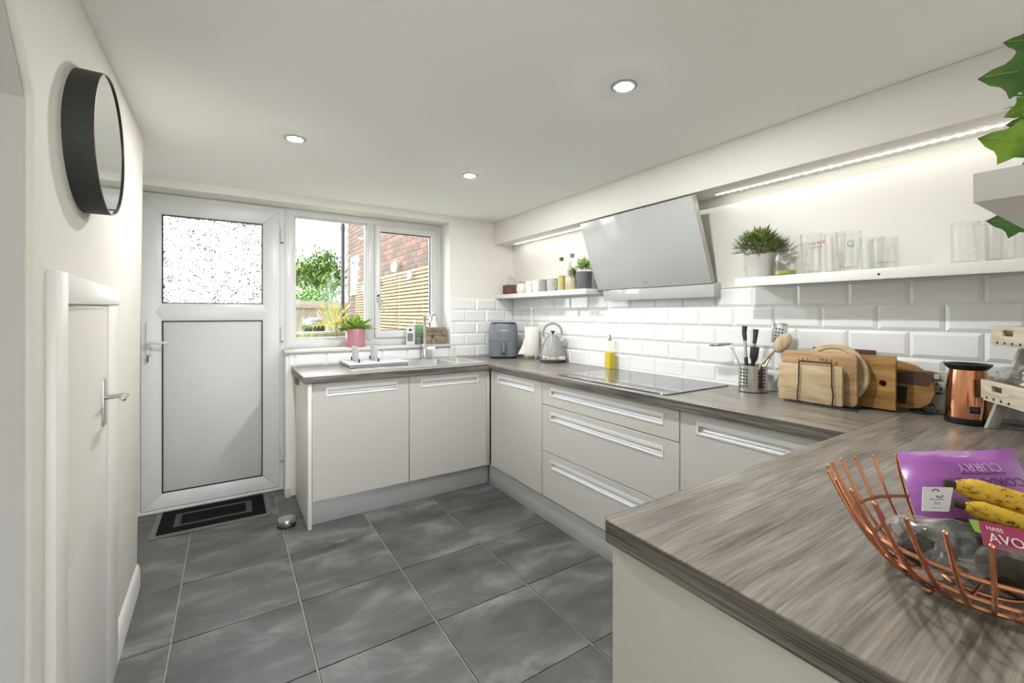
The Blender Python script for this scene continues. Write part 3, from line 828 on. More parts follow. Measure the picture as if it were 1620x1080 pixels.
MB().cyl((1.0, 0.08, 1.4232), (1.0, 0.08, 1.4222), 0.006, 12).build('fixing_cap', GASKET, t)

# ================================================================== LED STRIPS
STRIPM = mat('led_tape', S(240, 236, 222), 0.5, emit=(1, 0.985, 0.95, 1), es=LED * 0.05)
LEDM = mat('led_chip', S(255, 250, 236), 0.4, emit=(1, 0.985, 0.95, 1), es=LED)
def led(y0, y1, lab):
    t = thing('led_strip', (2.115, y0, 1.885), lab, 'light strip', 'led strips under the bulkhead')
    box('tape', 2.109, 2.121, y0, y1, 1.8835, 1.8855, STRIPM, t)
    me = MB().box(-.005, .005, -.006, .006, -.002, 0).mesh('led', LEDM, bevel=0.001, seg=1)
    n = int((y1 - y0) / 0.033)
    for i in range(n):
        link('led', me, t, (0, 0.016 + i * 0.033, -0.0016))
led(2.27, 3.315, 'short glowing led strip under the bulkhead above the small shelf')
led(0.06, 1.365, 'long glowing led strip under the bulkhead above the shelf of glasses')

# ================================================================== ROUND MIRROR
t = thing('round_mirror', (-0.33, 1.67, 1.73), 'round mirror with a deep black frame on the left wall', 'mirror')
Mx = Matrix.Translation((-0.334, 1.67, 1.728)) @ Matrix.Rotation(PI / 2, 4, 'Y')
rr = 0.188
m_ = MB().lathe([(rr - .012, 0.0), (rr, 0.0), (rr, 0.058), (rr - .0045, 0.058), (rr - .0045, 0.050), (rr - .012, 0.050)], (0, 0, 0), 72, close=True); m_.xf(Mx); m_.build('frame', BLACKMATT, t)
m_ = MB().lathe([(rr - .0042, 0.0575), (rr, 0.0580), (rr, 0.0592), (rr - .0042, 0.0592)], (0, 0, 0), 72, close=True); m_.xf(Mx); m_.build('rim', RIMB, t)
m_ = MB().lathe([(0, 0.0555), (rr - .0045, 0.0555), (rr - .0045, 0.052), (0, 0.052)], (0, 0, 0), 72); m_.xf(Mx); m_.build('mirror_glass', MIRROR, t)

# ================================================================== DOORMAT AND DOOR STOP
t = thing('doormat', (-0.08, 3.4, 0), 'black and grey rectangular doormat in front of the back door', 'doormat')
MATR = mat('grey_rubber_edge', S(104, 104, 102), 0.8, noise=0.1, nscale=60)
MATB = mat('black_mat_pile', S(30, 30, 30), 1.0, noise=0.5, nscale=220, bump=0.6, bscale=300, spec=0.05)
MATG = mat('grey_mat_pile', S(84, 84, 82), 1.0, spec=0.05, noise=0.4, nscale=200, bump=0.6, bscale=300)
mo = MB()
def skew(u, v, z):     # the mat lies slightly askew
    return (-0.379 + u * 0.603, 3.204 + v * 0.402 - u * 0.012, z)
def skbox(u0, u1, v0, v1, z0, z1):
    vs = [skew(u, v, z) for z in (z0, z1) for v in (v0, v1) for u in (u0, u1)]
    return MB().add(vs, [(0, 2, 3, 1), (4, 5, 7, 6), (0, 1, 5, 4), (2, 6, 7, 3), (0, 4, 6, 2), (1, 3, 7, 5)])
skbox(0, 1, 0, 1, 0.0008, 0.005).build('rubber_edge', MATR, t, 0.001, seg=1)
skbox(.05, .95, .085, .955, 0.005, 0.010).build('pile', MATB, t, 0.0015, seg=1)
for a in ((.17, .83, .25, .31), (.17, .83, .70, .76), (.17, .225, .31, .70), (.775, .83, .31, .70)):
    skbox(a[0], a[1], a[2], a[3], 0.0095, 0.0112).build('border', MATG, t, 0.0005, seg=1)
t = thing('door_stop', (0.284, 2.985, 0), 'round brushed steel door stop on the floor beside the doormat', 'door stop')
MB().lathe([(0, 0.0005), (0.050, 0.0005), (0.052, 0.004), (0.050, 0.010), (0, 0.010)], (0.284, 2.985, 0), 36).build('rubber_base', BLACK, t)
MB().lathe([(0, 0.010), (0.047, 0.010), (0.049, 0.013), (0.049, 0.024), (0.0475, 0.025), (0.049, 0.026), (0.049, 0.040), (0.046, 0.044), (0, 0.046)], (0.284, 2.985, 0), 40).build('steel_body', STEEL, t)
# ---------------- outdoors
gr = tag(box('ground_patio', -14, 16, 3.81, 40, -0.35, -0.12, mat('pale_paving', S(158, 153, 143), 0.9, noise=0.1, nscale=3)), kind='structure')
tag(box('ground_garden', -14, 16, -30, -2.71, -0.35, -0.13, mat('pale_bounce_paving', S(216, 212, 200), 0.9, noise=0.1, nscale=3)), kind='structure')  # unseen ground behind the camera, kept pale to throw light up indoors

# ================================================================== THINGS ON THE WORKTOP
# ---- air fryer
GREYPL = mat('blue_grey_appliance', S(112, 119, 127), 0.36, noise=0.02)
GREYPD = mat('dark_blue_grey_appliance', S(84, 90, 98), 0.34, noise=0.02)
WHITEP = mat('white_print', S(240, 240, 240), 0.5, noise=0.01)
def rsq(r, n, p=3.2):
    """rounded-square outline"""
    out = []
    for i in range(n):
        a = 2 * PI * i / n
        c, s = math.cos(a), math.sin(a)
        k = (abs(c) ** p + abs(s) ** p) ** (-1 / p)
        out.append((r * k * c, r * k * s))
    return out
def loft(mb, rings, cap=True):
    """rings: list of lists of points, same length"""
    n = len(rings[0]); vs = []; fs = []
    for r in rings: vs += r
    for i in range(len(rings) - 1):
        for k in range(n):
            fs.append((i * n + k, i * n + (k + 1) % n, (i + 1) * n + (k + 1) % n, (i + 1) * n + k))
    if cap:
        fs.append(tuple(range(n))[::-1]); fs.append(tuple((len(rings) - 1) * n + k for k in range(n)))
    return mb.add(vs, fs)
fa = R(-31)          # appliance faces the camera side
t = thing('air_fryer', (1.945, 3.235, WZ), 'blue grey air fryer in the worktop corner beside the tiled walls', 'air fryer', rotz=-R(31))
def fr_rings(zs):
    return [[(x, y, z) for x, y in rsq(r, 40)] for z, r in zs]
loft(MB(), fr_rings([(0.012, 0.118), (0.016, 0.124), (0.045, 0.126), (0.147, 0.124)])).build('drawer', GREYPL, t, local=True)
loft(MB(), fr_rings([(0.149, 0.124), (0.265, 0.119), (0.285, 0.112)])).build('body', GREYPL, t, local=True)
loft(MB(), fr_rings([(0.2855, 0.108), (0.293, 0.106), (0.297, 0.098)])).build('lid', BLACK, t, local=True)
loft(MB(), fr_rings([(0.0005, 0.110), (0.012, 0.112)])).build('base', BLACK, t, local=True)
hb = MB().box(-0.020, 0.020, -0.158, -0.118, 0.045, 0.14).build('handle', GREYPD, t, 0.006, local=True)
MB().box(-0.011, 0.011, -0.162, -0.1585, 0.05, 0.135).build('handle_inlay', GREYPL, hb, 0.002, local=True)
text('brand_mark', 'PHILIPS', 0.019, WHITEP, t, (0, -0.1225, 0.232), (PI / 2, 0, 0))
for k in range(4):
    MB().box(-0.055, 0.055, -0.1225, -0.119, 0.170 + k * 0.011, 0.172 + k * 0.011).build('vent_line', GREYPD, t, local=True)

# ---- kitchen roll on a cream wire holder
CREAM = mat('cream_enamel_wire', S(226, 222, 208), 0.4, noise=0.02)
PAPER = mat('white_kitchen_paper', S(232, 230, 224), 0.95, noise=0.02, bump=0.2, bscale=90)
kx, kyy = 2.082, 3.01
t = thing('kitchen_roll_holder', (kx, kyy, WZ), 'cream wire kitchen roll holder with scroll feet beside the air fryer', 'roll holder')
MB().tube([(kx, kyy, WZ + 0.030), (kx, kyy, WZ + 0.40)], 0.0045, 8).build('pole', CREAM, t)
MB().ball((kx, kyy, WZ + 0.41), 0.011, 8).build('finial', CREAM, t)
MB().tube([(kx + 0.07 * math.cos(a * PI / 12), kyy + 0.07 * math.sin(a * PI / 12), WZ + 0.031) for a in range(24)], 0.003, 6, closed=True).build('base_ring', CREAM, t)
for a in (R(200), R(265), R(320), R(80)):
    pts = [(kx, kyy, WZ + 0.031), (kx + 0.04 * math.cos(a), kyy + 0.04 * math.sin(a), WZ + 0.031)]
    for k in range(13):
        q = k * PI / 6.5
        rr_ = 0.014 * (1 - k / 26)
        pts.append((kx + (0.066 + rr_ * math.sin(q)) * math.cos(a), kyy + (0.066 + rr_ * math.sin(q)) * math.sin(a), WZ + 0.0175 + rr_ * math.cos(q)))
    MB().tube(pts, 0.0032, 6).build('scroll_foot', CREAM, t)
t = thing('kitchen_roll', (kx, kyy, WZ + 0.036), 'white kitchen paper roll with a loose hanging sheet', 'kitchen roll')
MB().lathe([(0.012, 0.0), (0.058, 0.0), (0.060, 0.004), (0.060, 0.222), (0.058, 0.226), (0.012, 0.226)], (kx, kyy, WZ + 0.036), 32, close=True).build('roll', PAPER, t)
sh = MB()
vs = []; fs = []
dL = Vector((-0.832, 0.555, 0))
for i in range(7):
    tt = i / 6
    for j in range(6):
        s = j / 5
        w_ = 0.012 + 0.062 * s ** 2.2
        base = Vector((kx, kyy, WZ + 0.036)) + Vector((-0.50, -0.35, 0)) * 0.0
        p = base + dL * (0.040 + w_ * tt) + Vector((-0.555, -0.832, 0)) * (0.036 * (1 - tt * 0.6) + 0.010 * math.sin(tt * 3)) + Vector((0, 0, 0.224 - 0.222 * s))
        vs.append(p)
for i in range(6):
    for j in range(5):
        a = i * 6 + j
        fs.append((a, a + 1, a + 7, a + 6))
MB().add(vs, fs).build('loose_sheet', PAPER, t)

# ---- kettle
KG = mat('satin_grey_kettle', S(150, 149, 146), 0.34, noise=0.01)
kx, kyy = 2.066, 2.70
t = thing('kettle', (kx, kyy, WZ), 'grey pyramid kettle with chrome base band and looped handle', 'kettle')
MB().lathe([(0, 0.0005), (0.096, 0.0005), (0.098, 0.006), (0.094, 0.018), (0, 0.018)], (kx, kyy, WZ), 40).build('power_base', BLACKMATT, t)
MB().lathe([(0.092, 0.018), (0.100, 0.022), (0.102, 0.035), (0.098, 0.050), (0.092, 0.052)], (kx, kyy, WZ), 40).build('chrome_band', CHROME, t)
MB().lathe([(0.097, 0.050), (0.0965, 0.058), (0.082, 0.105), (0.064, 0.155), (0.047, 0.195), (0.044, 0.199)], (kx, kyy, WZ), 40).build('body', KG, t)
ld = MB().lathe([(0.044, 0.198), (0.040, 0.205), (0.020, 0.210), (0.0, 0.211)], (kx, kyy, WZ), 32).build('lid', KG, t)
MB().lathe([(0.0, 0.208), (0.006, 0.210), (0.006, 0.222), (0.017, 0.232), (0.017, 0.238), (0, 0.240)], (kx, kyy, WZ), 20).build('lid_knob', BLACKMATT, ld)
hx, hy = 0.832, -0.555       # image-plane direction in plan
pts = []
for k in range(15):
    a = R(205) - k * R(205 - (-8)) / 14
    pts.append((kx + hx * (-0.003 + 0.072 * math.cos(a)), kyy + hy * (-0.003 + 0.072 * math.cos(a)), WZ + 0.222 + 0.074 * math.sin(a)))
MB().tube(pts, 0.0085, 10).build('handle', KG, t)
MB().tube([(kx + hx * 0.066, kyy + hy * 0.066, WZ + 0.215), (kx + hx * 0.060, kyy + hy * 0.060, WZ + 0.19), (kx + hx * 0.045, kyy + hy * 0.045, WZ + 0.175)], 0.004, 8).build('handle_arm', CHROME, t)
MB().prism([(0.045, 0.145), (0.098, 0.180), (0.104, 0.172), (0.062, 0.115)], -0.014, 0.014, 'Y').xf(Matrix.Translation((kx, kyy, WZ)) @ Matrix.Rotation(R(-33.7), 4, 'Z')).build('spout', KG, t, 0.004)
MB().prism([(-0.052, 0.19), (-0.099, 0.06), (-0.104, 0.06), (-0.056, 0.192)], -0.012, 0.012, 'Y').xf(Matrix.Translation((kx, kyy, WZ)) @ Matrix.Rotation(R(-33.7), 4, 'Z')).build('water_window', CHROME, t, 0.001)

# ---- olive oil bottle
OIL = mat('olive_oil', S(212, 192, 36), 0.15, noise=0.02)
bx, by = 2.128, 2.150
t = thing('oil_bottle', (bx, by, WZ), 'square clear bottle of yellow olive oil standing behind the hob', 'bottle')
def sq_ring(c, r, z, n=24, p=6.0):
    return [(c[0] + x, c[1] + y, z) for x, y in rsq(r, n, p)]
loft(MB(), [sq_ring((bx, by), 0.027, WZ + .003), sq_ring((bx, by), 0.027, WZ + .112)]).build('oil', OIL, t)
loft(MB(), [sq_ring((bx, by), 0.030, WZ + .0005), sq_ring((bx, by), 0.030, WZ + .128), sq_ring((bx, by), 0.024, WZ + .146, p=3), sq_ring((bx, by), 0.012, WZ + .160, p=2), sq_ring((bx, by), 0.011, WZ + .190, p=2)]).build('glass', GLASS, t)
MB().lathe([(0.012, .188), (0.014, .190), (0.014, .202), (0.006, .206), (0.006, .216), (0.008, .226), (0, .228)], (bx, by, WZ), 16).build('stopper', STEEL, t)

# ---- utensil pot with holes and the tools in it
ux, uy = 2.066, 1.142
t = thing('utensil_pot', (ux, uy, WZ), 'perforated steel utensil pot on the worktop', 'utensil pot')
pot = MB()
pot.lathe([(0.058, 0.003), (0.0625, 0.004), (0.0625, 0.124), (0.0605, 0.126), (0.0595, 0.124), (0.0595, 0.006), (0.02, 0.005)], (ux, uy, WZ), 40)
po = pot.build('cup', STEEL, t)
MB().lathe([(0, 0.0005), (0.058, 0.0005), (0.062, 0.003), (0, 0.0045)], (ux, uy, WZ), 32).build('foot', BLACK, t)
hm = MB().lathe([(0, 0), (0.0042, 0), (0.0042, 0.0014), (0, 0.0014)], (0, 0, 0), 8).mesh('hole', BLACK)
for cl_ in range(4):
    for i in range(3):
        for j in range(6):
            a = R((172, 246, 352, 66)[cl_] + (i - 1) * 13)
            o = link('hole', hm, po, (0.0618 * math.cos(a), 0.0618 * math.sin(a), 0.030 + j * 0.0155))
            o.rotation_euler = (0, PI / 2, a)
LG = mat('silver_handle', S(214, 216, 220), 0.25, 0.9, noise=0.02)
DG = mat('charcoal_handle', S(62, 63, 67), 0.5, noise=0.04)
BEECH = wood('beech_wood', [S(140, 122, 98), S(184, 168, 140), S(208, 194, 168)], 'Z', 0.55, 60, 6, 0.1)
def P_(y, z, x=0.0): return (ux + x, y, z)
# long handled tool with a dark grip
t = thing('kitchen_turner', P_(1.165, WZ + .01), 'upright kitchen tool with charcoal grip and white shaft in the steel pot', 'utensil')
MB().tube([P_(1.168, 0.912), P_(1.174, 1.03), P_(1.176, 1.055)], 0.0085, 10).build('lower_grip', DG, t)
MB().tube([P_(1.176, 1.055), P_(1.180, 1.135)], 0.0075, 10).build('shaft', LG, t)
MB().tube([P_(1.180, 1.135), P_(1.184, 1.17), P_(1.182, 1.205)], 0.0085, 10, r_end=0.0125).build('grip', DG, t)
t = thing('kitchen_whisk', P_(1.13, WZ + .01), 'leaning kitchen tool with charcoal grip and steel shaft in the steel pot', 'utensil')
MB().tube([P_(1.155, 0.912, .015), P_(1.150, 1.04, .015)], 0.0085, 10).build('lower_grip', DG, t)
MB().tube([P_(1.150, 1.04, .015), P_(1.143, 1.122, .015)], 0.0065, 10).build('shaft', STEEL, t)
MB().tube([P_(1.143, 1.122, .015), P_(1.138, 1.16, .015), P_(1.136, 1.19, .015)], 0.0085, 10, r_end=0.0125).build('grip', DG, t)
t = thing('silicone_spatula', P_(1.12, WZ + .01), 'black silicone spatula with a broad blade in the steel pot', 'utensil')
MB().tube([P_(1.135, 0.912, -.02), P_(1.128, 1.03, -.02)], 0.006, 8).build('handle', BLACK, t)
MB().prism([(1.132, 1.03), (1.146, 1.06), (1.142, 1.112), (1.100, 1.108), (1.108, 1.055), (1.122, 1.03)], ux - .024, ux - .016, 'X').build('blade', BLACK, t, 0.003)
t = thing('serving_spoon', P_(1.2, WZ + .01), 'steel serving spoon leaning out to the left of the steel pot', 'utensil')
MB().tube([P_(1.185, 0.915, -.02), P_(1.198, 1.028, -.02), P_(1.235, 1.085, -.01), P_(1.25, 1.098, -.01)], 0.0035, 8).build('handle', STEEL, t)
sp = MB().ball((0, 0, 0), 0.05, 10, 0.62, 1.35, 0.20)
sp.xf(Matrix.Translation(P_(1.305, 1.108, -.01)) @ Matrix.Rotation(R(-8), 4, 'X')); sp.build('bowl', STEEL, t)
t = thing('slotted_turner', P_(1.07, WZ + .01), 'shiny steel slotted turner leaning right in the steel pot', 'utensil')
MB().tube([P_(1.14, 0.915, .02), P_(1.045, 1.13, .03)], 0.004, 8).build('shaft', STEEL, t)
bl = MB().prism([(-0.030, 0.0), (0.030, 0.0), (0.036, 0.07), (0.030, 0.095), (-0.030, 0.095), (-0.036, 0.07)], -0.001, 0.001, 'Y')
Mb = Matrix.Translation(P_(1.043, 1.128, .03)) @ Matrix.Rotation(PI / 2, 4, 'Z') @ Matrix.Rotation(R(-8), 4, 'Y')
bl.xf(Mb); bl = bl.build('blade', CHROME, t, 0.0006)
for i in range(3):
    for j in range(4):
        MB().cyl((-0.014 + i * 0.014, -0.0014, 0.018 + j * 0.016), (-0.014 + i * 0.014, 0.0014, 0.018 + j * 0.016), 0.0045, 8).xf(Mb).build('slot', DG, bl)
t = thing('wooden_spoon', P_(1.07, WZ + .01), 'pale wooden spoon leaning right in the steel pot', 'utensil')
MB().tube([P_(1.135, 0.915, -.03), P_(1.085, 1.03, -.035), P_(1.015, 1.11, -.035)], 0.007, 8).build('handle', BEECH, t)
sp = MB().ball((0, 0, 0), 0.045, 10, 0.28, 0.72, 1.15)
sp.xf(Matrix.Translation(P_(0.990, 1.135, -.035)) @ Matrix.Rotation(R(38), 4, 'X')); sp.build('bowl', BEECH, t)

# ---- chopping boards in a black wire rack
OAK = wood('warm_oak_board', [S(140, 108, 74), S(178, 146, 108), S(198, 168, 130)], 'Y', 0.5, 55, 4, 0.08)
BAMB = wood('pale_board', [S(168, 146, 112), S(198, 178, 144), S(214, 196, 164)], 'Y', 0.5, 45, 5, 0.06)
ACAC = wood('striped_acacia', [S(92, 62, 34), S(158, 118, 66), S(200, 164, 104)], 'Y', 0.45, 26, 3, 0.06)
DWAL = wood('dark_walnut', [S(70, 48, 36), S(96, 70, 54)], 'Y', 0.5, 40, 4, 0.05)
def rrect(y0, y1, z0, z1, r, n=5):
    out = []
    for cy, cz, a0 in ((y1 - r, z0 + r, -90), (y1 - r, z1 - r, 0), (y0 + r, z1 - r, 90), (y0 + r, z0 + r, 180)):
        for k in range(n + 1):
            a = R(a0 + 90 * k / n)
            out.append((cy + r * math.cos(a), cz + r * math.sin(a)))
    return out
def board(name, poly, x0, x1, m, lab, bev=0.002, tilt=0.0, lean=0.0, piv=(0.8, WZ)):
    mb = MB().prism(poly, x0, x1, 'X')
    T = Matrix.Translation(((x0 + x1) / 2, piv[0], piv[1]))
    mb.xf(T @ Matrix.Rotation(R(lean), 4, 'Y') @ Matrix.Rotation(R(tilt), 4, 'X') @ T.inverted())
    o = mb.build(name, m, None, bev)
    return tag(o, lab, 'chopping board')
BZ = WZ + 0.008
board('chopping_board', rrect(0.735, 0.972, BZ, BZ + 0.152, 0.004), 1.960, 1.976, BAMB, 'pale rectangular chopping board at the front of the wire rack', tilt=0.0)
ob = thing('chopping_board', (2.0, 0.835, BZ), 'larger oak chopping board with rounded corners and branded lettering', 'chopping board')
MB().prism(rrect(0.697, 0.972, BZ, BZ + 0.205, 0.022), 1.990, 2.008, 'X').build('board', OAK, ob, 0.003)
BURN = mat('burnt_lettering', S(84, 58, 36), 0.7, noise=0.1)
for k, ch in enumerate('T&J. HART'):
    a = R(24 - k * 6)
    if ch == ' ': continue
    o = text('lettering', ch, 0.022, BURN, ob, (-0.0106, 0.16 * math.sin(a) + 0.0, 0.005 + 0.165 * math.cos(a)), (0, 0, 0))
    o.matrix_local = Matrix.Translation((-0.0106, 0.165 * math.sin(a), 0.009 + 0.165 * math.cos(a))) @ basis((0, 0, 0), (0, -math.cos(a), math.sin(a)), (0, math.sin(a), math.cos(a)))
rb = thing('chopping_board', (2.03, 0.788, WZ), 'round pale chopping board with a grooved rim in the wire rack', 'chopping board')
Mr = Matrix.Translation((2.022, 0.788, BZ + 0.1195)) @ Matrix.Rotation(PI / 2, 4, 'Y')
m_ = MB().lathe([(0, -.002), (0.092, -.002), (0.095, 0.001), (0.099, 0.001), (0.102, -.003), (0.116, -.003), (0.119, 0.0), (0.119, 0.014), (0.116, 0.017), (0, 0.017)], (0, 0, 0), 56); m_.xf(Mr); m_.build('board', BAMB, rb)
hp = MB(); hy_, hz_, hr_ = 0.637, BZ + 0.097, 0.0125
ang = sorted([k * PI / 10 for k in range(20)] + [math.atan2(z - hz_, y - hy_) % (2 * PI) for y in (0.598, 0.86) for z in (BZ, BZ + 0.200)])
def edge_pt(a):
    c_, s_ = math.cos(a), math.sin(a)
    k = min([q for q in ((((0.86 if c_ > 0 else 0.598) - hy_) / c_) if abs(c_) > 1e-9 else 9, (((BZ + 0.2 if s_ > 0 else BZ) - hz_) / s_) if abs(s_) > 1e-9 else 9)])
    return (hy_ + k * c_, hz_ + k * s_)
nA = len(ang); vs = []
for x in (2.052, 2.066):
    vs += [(x, hy_ + hr_ * math.cos(a), hz_ + hr_ * math.sin(a)) for a in ang] + [(x,) + edge_pt(a) for a in ang]
fs = []
for k in range(nA):
    j = (k + 1) % nA
    fs += [(k, j, nA + j, nA + k), (2 * nA + k, 3 * nA + k, 3 * nA + j, 2 * nA + j), (k, 2 * nA + k, 2 * nA + j, j), (nA + k, nA + j, 3 * nA + j, 3 * nA + k)]
hp.add(vs, fs)
tag(hp.build('chopping_board', ACAC, None), 'square striped wooden board with a round hang hole behind the round board', 'chopping board')
board('chopping_board', rrect(0.668, 0.89, BZ, BZ + 0.218, 0.006), 2.078, 2.090, DWAL, 'dark walnut board showing just above the round board')
pd = thing('chopping_board', (2.12, 0.58, WZ), 'multi toned paddle board leaning on the tiles behind the other boards', 'chopping board')
pol = [(0.70, 0.918), (0.70, 1.104), (0.64, 1.104), (0.56, 1.085), (0.525, 1.062), (0.505, 1.02), (0.503, 0.985), (0.515, 0.95), (0.54, 0.930), (0.58, 0.920)]
pol = [(y, z - 0.012) for y, z in pol]
MB().prism(pol, 2.112, 2.128, 'X').build('board', ACAC, pd, 0.003)
MB().prism([(0.639, 1.035), (0.639, 1.000), (0.520, 0.998), (0.510, 1.018), (0.525, 1.05), (0.56, 1.05)], 2.1108, 2.112, 'X').build('dark_inlay', DWAL, pd)
MB().prism([(0.639, 0.992), (0.639, 0.925), (0.585, 0.925), (0.58, 0.99)], 2.1108, 2.112, 'X').build('dark_inlay', mat('espresso_wood', S(56, 38, 26), 0.5, noise=0.15, nscale=30), pd)
t = thing('board_rack', (2.02, 0.8, WZ), 'black wire rack holding the chopping boards upright', 'rack')
WIRE = mat('black_wire', S(26, 25, 25), 0.45, noise=0.05)
def loop(x):
    return [(x, 0.893, WZ + .004), (x, 0.891, WZ + .05), (x, 0.887, WZ + .085), (x, 0.886, WZ + .168), (x, 0.882, WZ + .174), (x, 0.772, WZ + .174), (x, 0.767, WZ + .168), (x, 0.767, WZ + .085), (x, 0.762, WZ + .05), (x, 0.766, WZ + .004)]
MB().tube(loop(1.951), 0.0027, 8).build('loop', WIRE, t)
MB().tube(loop(2.044), 0.0027, 8).build('loop', WIRE, t)
MB().tube(loop(2.100), 0.0027, 8).build('loop', WIRE, t)
for y in (0.93, 0.893, 0.766, 0.70):
    MB().tube([(1.949, y, WZ + .004), (2.135, y, WZ + .004)], 0.0027, 8).build('base_bar', WIRE, t)
for x in (1.951, 2.130):
    MB().tube([(x, 0.945, WZ + .0035), (x, 0.68, WZ + .0035)], 0.003, 8).build('base_bar', WIRE, t)

# ---- double socket on the tiles
t = thing('wall_socket', (2.17, 0.51, 1.0), 'brushed steel double socket on the tiles beside the copper grinder', 'socket')
box('plate', 2.166, 2.1725, 0.40, 0.546, 0.965, 1.053, STEEL, t, 0.002)
for y in (0.51, 0.44):
    box('switch', 2.1635, 2.166, y - .008, y + .008, 1.022, 1.040, UPVC, t, 0.001)
    box('socket_face', 2.1645, 2.166, y - .022, y + .022, 0.975, 1.014, UPVC, t, 0.001)
    for (a, b) in ((0, 1.006), (.011, .988), (-.011, .988)):
        box('pin_hole', 2.1642, 2.1646, y + a - .003, y + a + .003, b - .004, b + .003, BLACK, t)

# ---- copper grinder
COPPER = mat('polished_copper', S(214, 150, 112), 0.14, 1.0, noise=0.03, nscale=5)
gx_, gy_ = 2.066, 0.409
t = thing('coffee_grinder', (gx_, gy_, WZ), 'polished copper electric jug with black rim and base', 'appliance')
MB().lathe([(0, .0005), (0.056, .0005), (0.058, .004), (0.058, .022), (0, .022)], (gx_, gy_, WZ), 40).build('base', BLACK, t)
MB().lathe([(0.056, .022), (0.0565, .05), (0.055, .09), (0.051, .14), (0.047, .172), (0.046, .182)], (gx_, gy_, WZ), 48).build('body', COPPER, t)
MB().lathe([(0.046, .180), (0.052, .186), (0.060, .196), (0.060, .200), (0.053, .200), (0.040, .188), (0, .187)], (gx_, gy_, WZ), 40).build('rim', BLACK, t)
cd = Vector((-gx_, -gy_, 0)).normalized(); ca = math.atan2(cd.y, cd.x) + 0.32
m_ = MB().box(0.0535, 0.0572, -.013, .013, .042, .064); m_.xf(Matrix.Translation((gx_, gy_, WZ)) @ Matrix.Rotation(ca, 4, 'Z')); m_.build('switch_panel', BLACK, t, 0.001)
m_ = MB().box(0.0570, 0.0580, -.009, .009, .048, .058); m_.xf(Matrix.Translation((gx_, gy_, WZ)) @ Matrix.Rotation(ca, 4, 'Z')); m_.build('rocker', DG, t, 0.0005)
m_ = MB().box(0.052, 0.066, -.009, .009, .03, .15); m_.xf(Matrix.Translation((gx_, gy_, WZ)) @ Matrix.Rotation(ca + 2.5, 4, 'Z')); m_.build('handle', BLACK, t, 0.004)
tag(MB().tube([(2.118, 0.482, WZ + .008), (2.13, 0.51, WZ + .03), (2.14, 0.525, WZ + .05), (2.135, 0.53, WZ + .05), (2.12, 0.515, WZ + .02), (2.105, 0.505, WZ + .006), (2.095, 0.53, WZ + .005), (2.10, 0.56, WZ + .005), (2.118, 0.575, WZ + .01), (2.13, 0.55, WZ + .012), (2.125, 0.52, WZ + .005)], 0.0032, 8).build('power_cord', BLACK), 'black coiled power cord behind the copper jug', 'cord')

# ---- two tier crate stand with bread bags
CRATE = wood('whitewashed_crate_wood', [S(156, 144, 124), S(196, 186, 166), S(214, 206, 188)], 'X', 0.8, 40, 4, 0.15)
t = thing('crate_stand', (2.0, 0.366, WZ), 'two tier whitewashed wooden crate stand at the far right of the worktop', 'crate stand', rotz=R(180 + 35))
# local x runs towards the camera side, local y into the corner
def crate(z0, z1, y0, y1, x0, x1, nm):
    w = 0.010
    hz = (z0 + z1) / 2 + 0.006
    fr_ = MB().holed(lambda u, o, z: (u, o, z), x0, x1, z0, z1, y0, y0 + w, (x0 + 0.055, x0 + 0.105, hz - .008, hz + .010)).build('front_board', CRATE, t, 0.001, local=True)
    MB().box(x0, x1, y1 - w, y1, z0, z1).build('back_board', CRATE, t, 0.001, local=True)
    MB().box(x0, x0 + w, y0 + w, y1 - w, z0, z1).build('side_board', CRATE, t, 0.001, local=True)
    MB().box(x1 - w, x1, y0 + w, y1 - w, z0, z1).build('side_board', CRATE, t, 0.001, local=True)
    n = 6
    for k in range(n):
        a = y0 + (y1 - y0) * k / n
        MB().box(x0 + w, x1 - w, a + .002, a + (y1 - y0) / n - .002, z0 - .006, z0).build('bottom_slat', CRATE, t, local=True)
    for k in range(4):
        MB().box(x0 + .028 + k * .035, x0 + .036 + k * .035, y0 - .0006, y0 + .001, z0 + .001, z0 + .008).build('notch', BLACK, fr_, local=True)
crate(0.100, 0.158, 0.0, 0.15, 0.0, 0.25, 'low')
crate(0.272, 0.328, 0.03, 0.17, -0.01, 0.25, 'high')
SLEG = mat('painted_grey_leg', S(176, 174, 168), 0.6, noise=0.06, nscale=30)
for x in (-0.009, 0.259):
    MB().prism([(0.015, 0.001), (0.045, 0.001), (0.130, 0.264), (0.100, 0.264)], x - .008, x + .008, 'X').build('leg', SLEG, t, 0.001, local=True)
    MB().prism([(0.152, 0.001), (0.185, 0.001), (0.150, 0.264), (0.132, 0.264)], x - .007, x + .007, 'X').build('leg', SLEG, t, 0.001, local=True)
CELLO = clear('crinkled_cellophane', (0.97, 0.975, 0.98, 1), 1.5, 0.10, 2.0)
_nt = CELLO.node_tree; _o = [n for n in _nt.nodes if n.type == 'OUTPUT_MATERIAL'][0]; _src = _o.inputs[0].links[0].from_socket
_d = _nt.nodes.new('ShaderNodeBsdfDiffuse'); _d.inputs[0].default_value = S(226, 228, 232)
_n = _nt.nodes.new('ShaderNodeTexNoise'); _n.inputs['Scale'].default_value = 60; _t = _nt.nodes.new('ShaderNodeTexCoord'); _nt.links.new(_t.outputs['Object'], _n.inputs['Vector'])
_r = _nt.nodes.new('ShaderNodeMapRange'); _r.inputs[1].default_value = 0.42; _r.inputs[2].default_value = 0.72; _r.inputs[3].default_value = 0.04; _r.inputs[4].default_value = 0.28
_nt.links.new(_n.outputs['Fac'], _r.inputs[0])
_m = _nt.nodes.new('ShaderNodeMixShader'); _nt.links.new(_r.outputs[0], _m.inputs[0]); _nt.links.new(_src, _m.inputs[1]); _nt.links.new(_d.outputs[0], _m.inputs[2]); _nt.links.new(_m.outputs[0], _o.inputs[0])
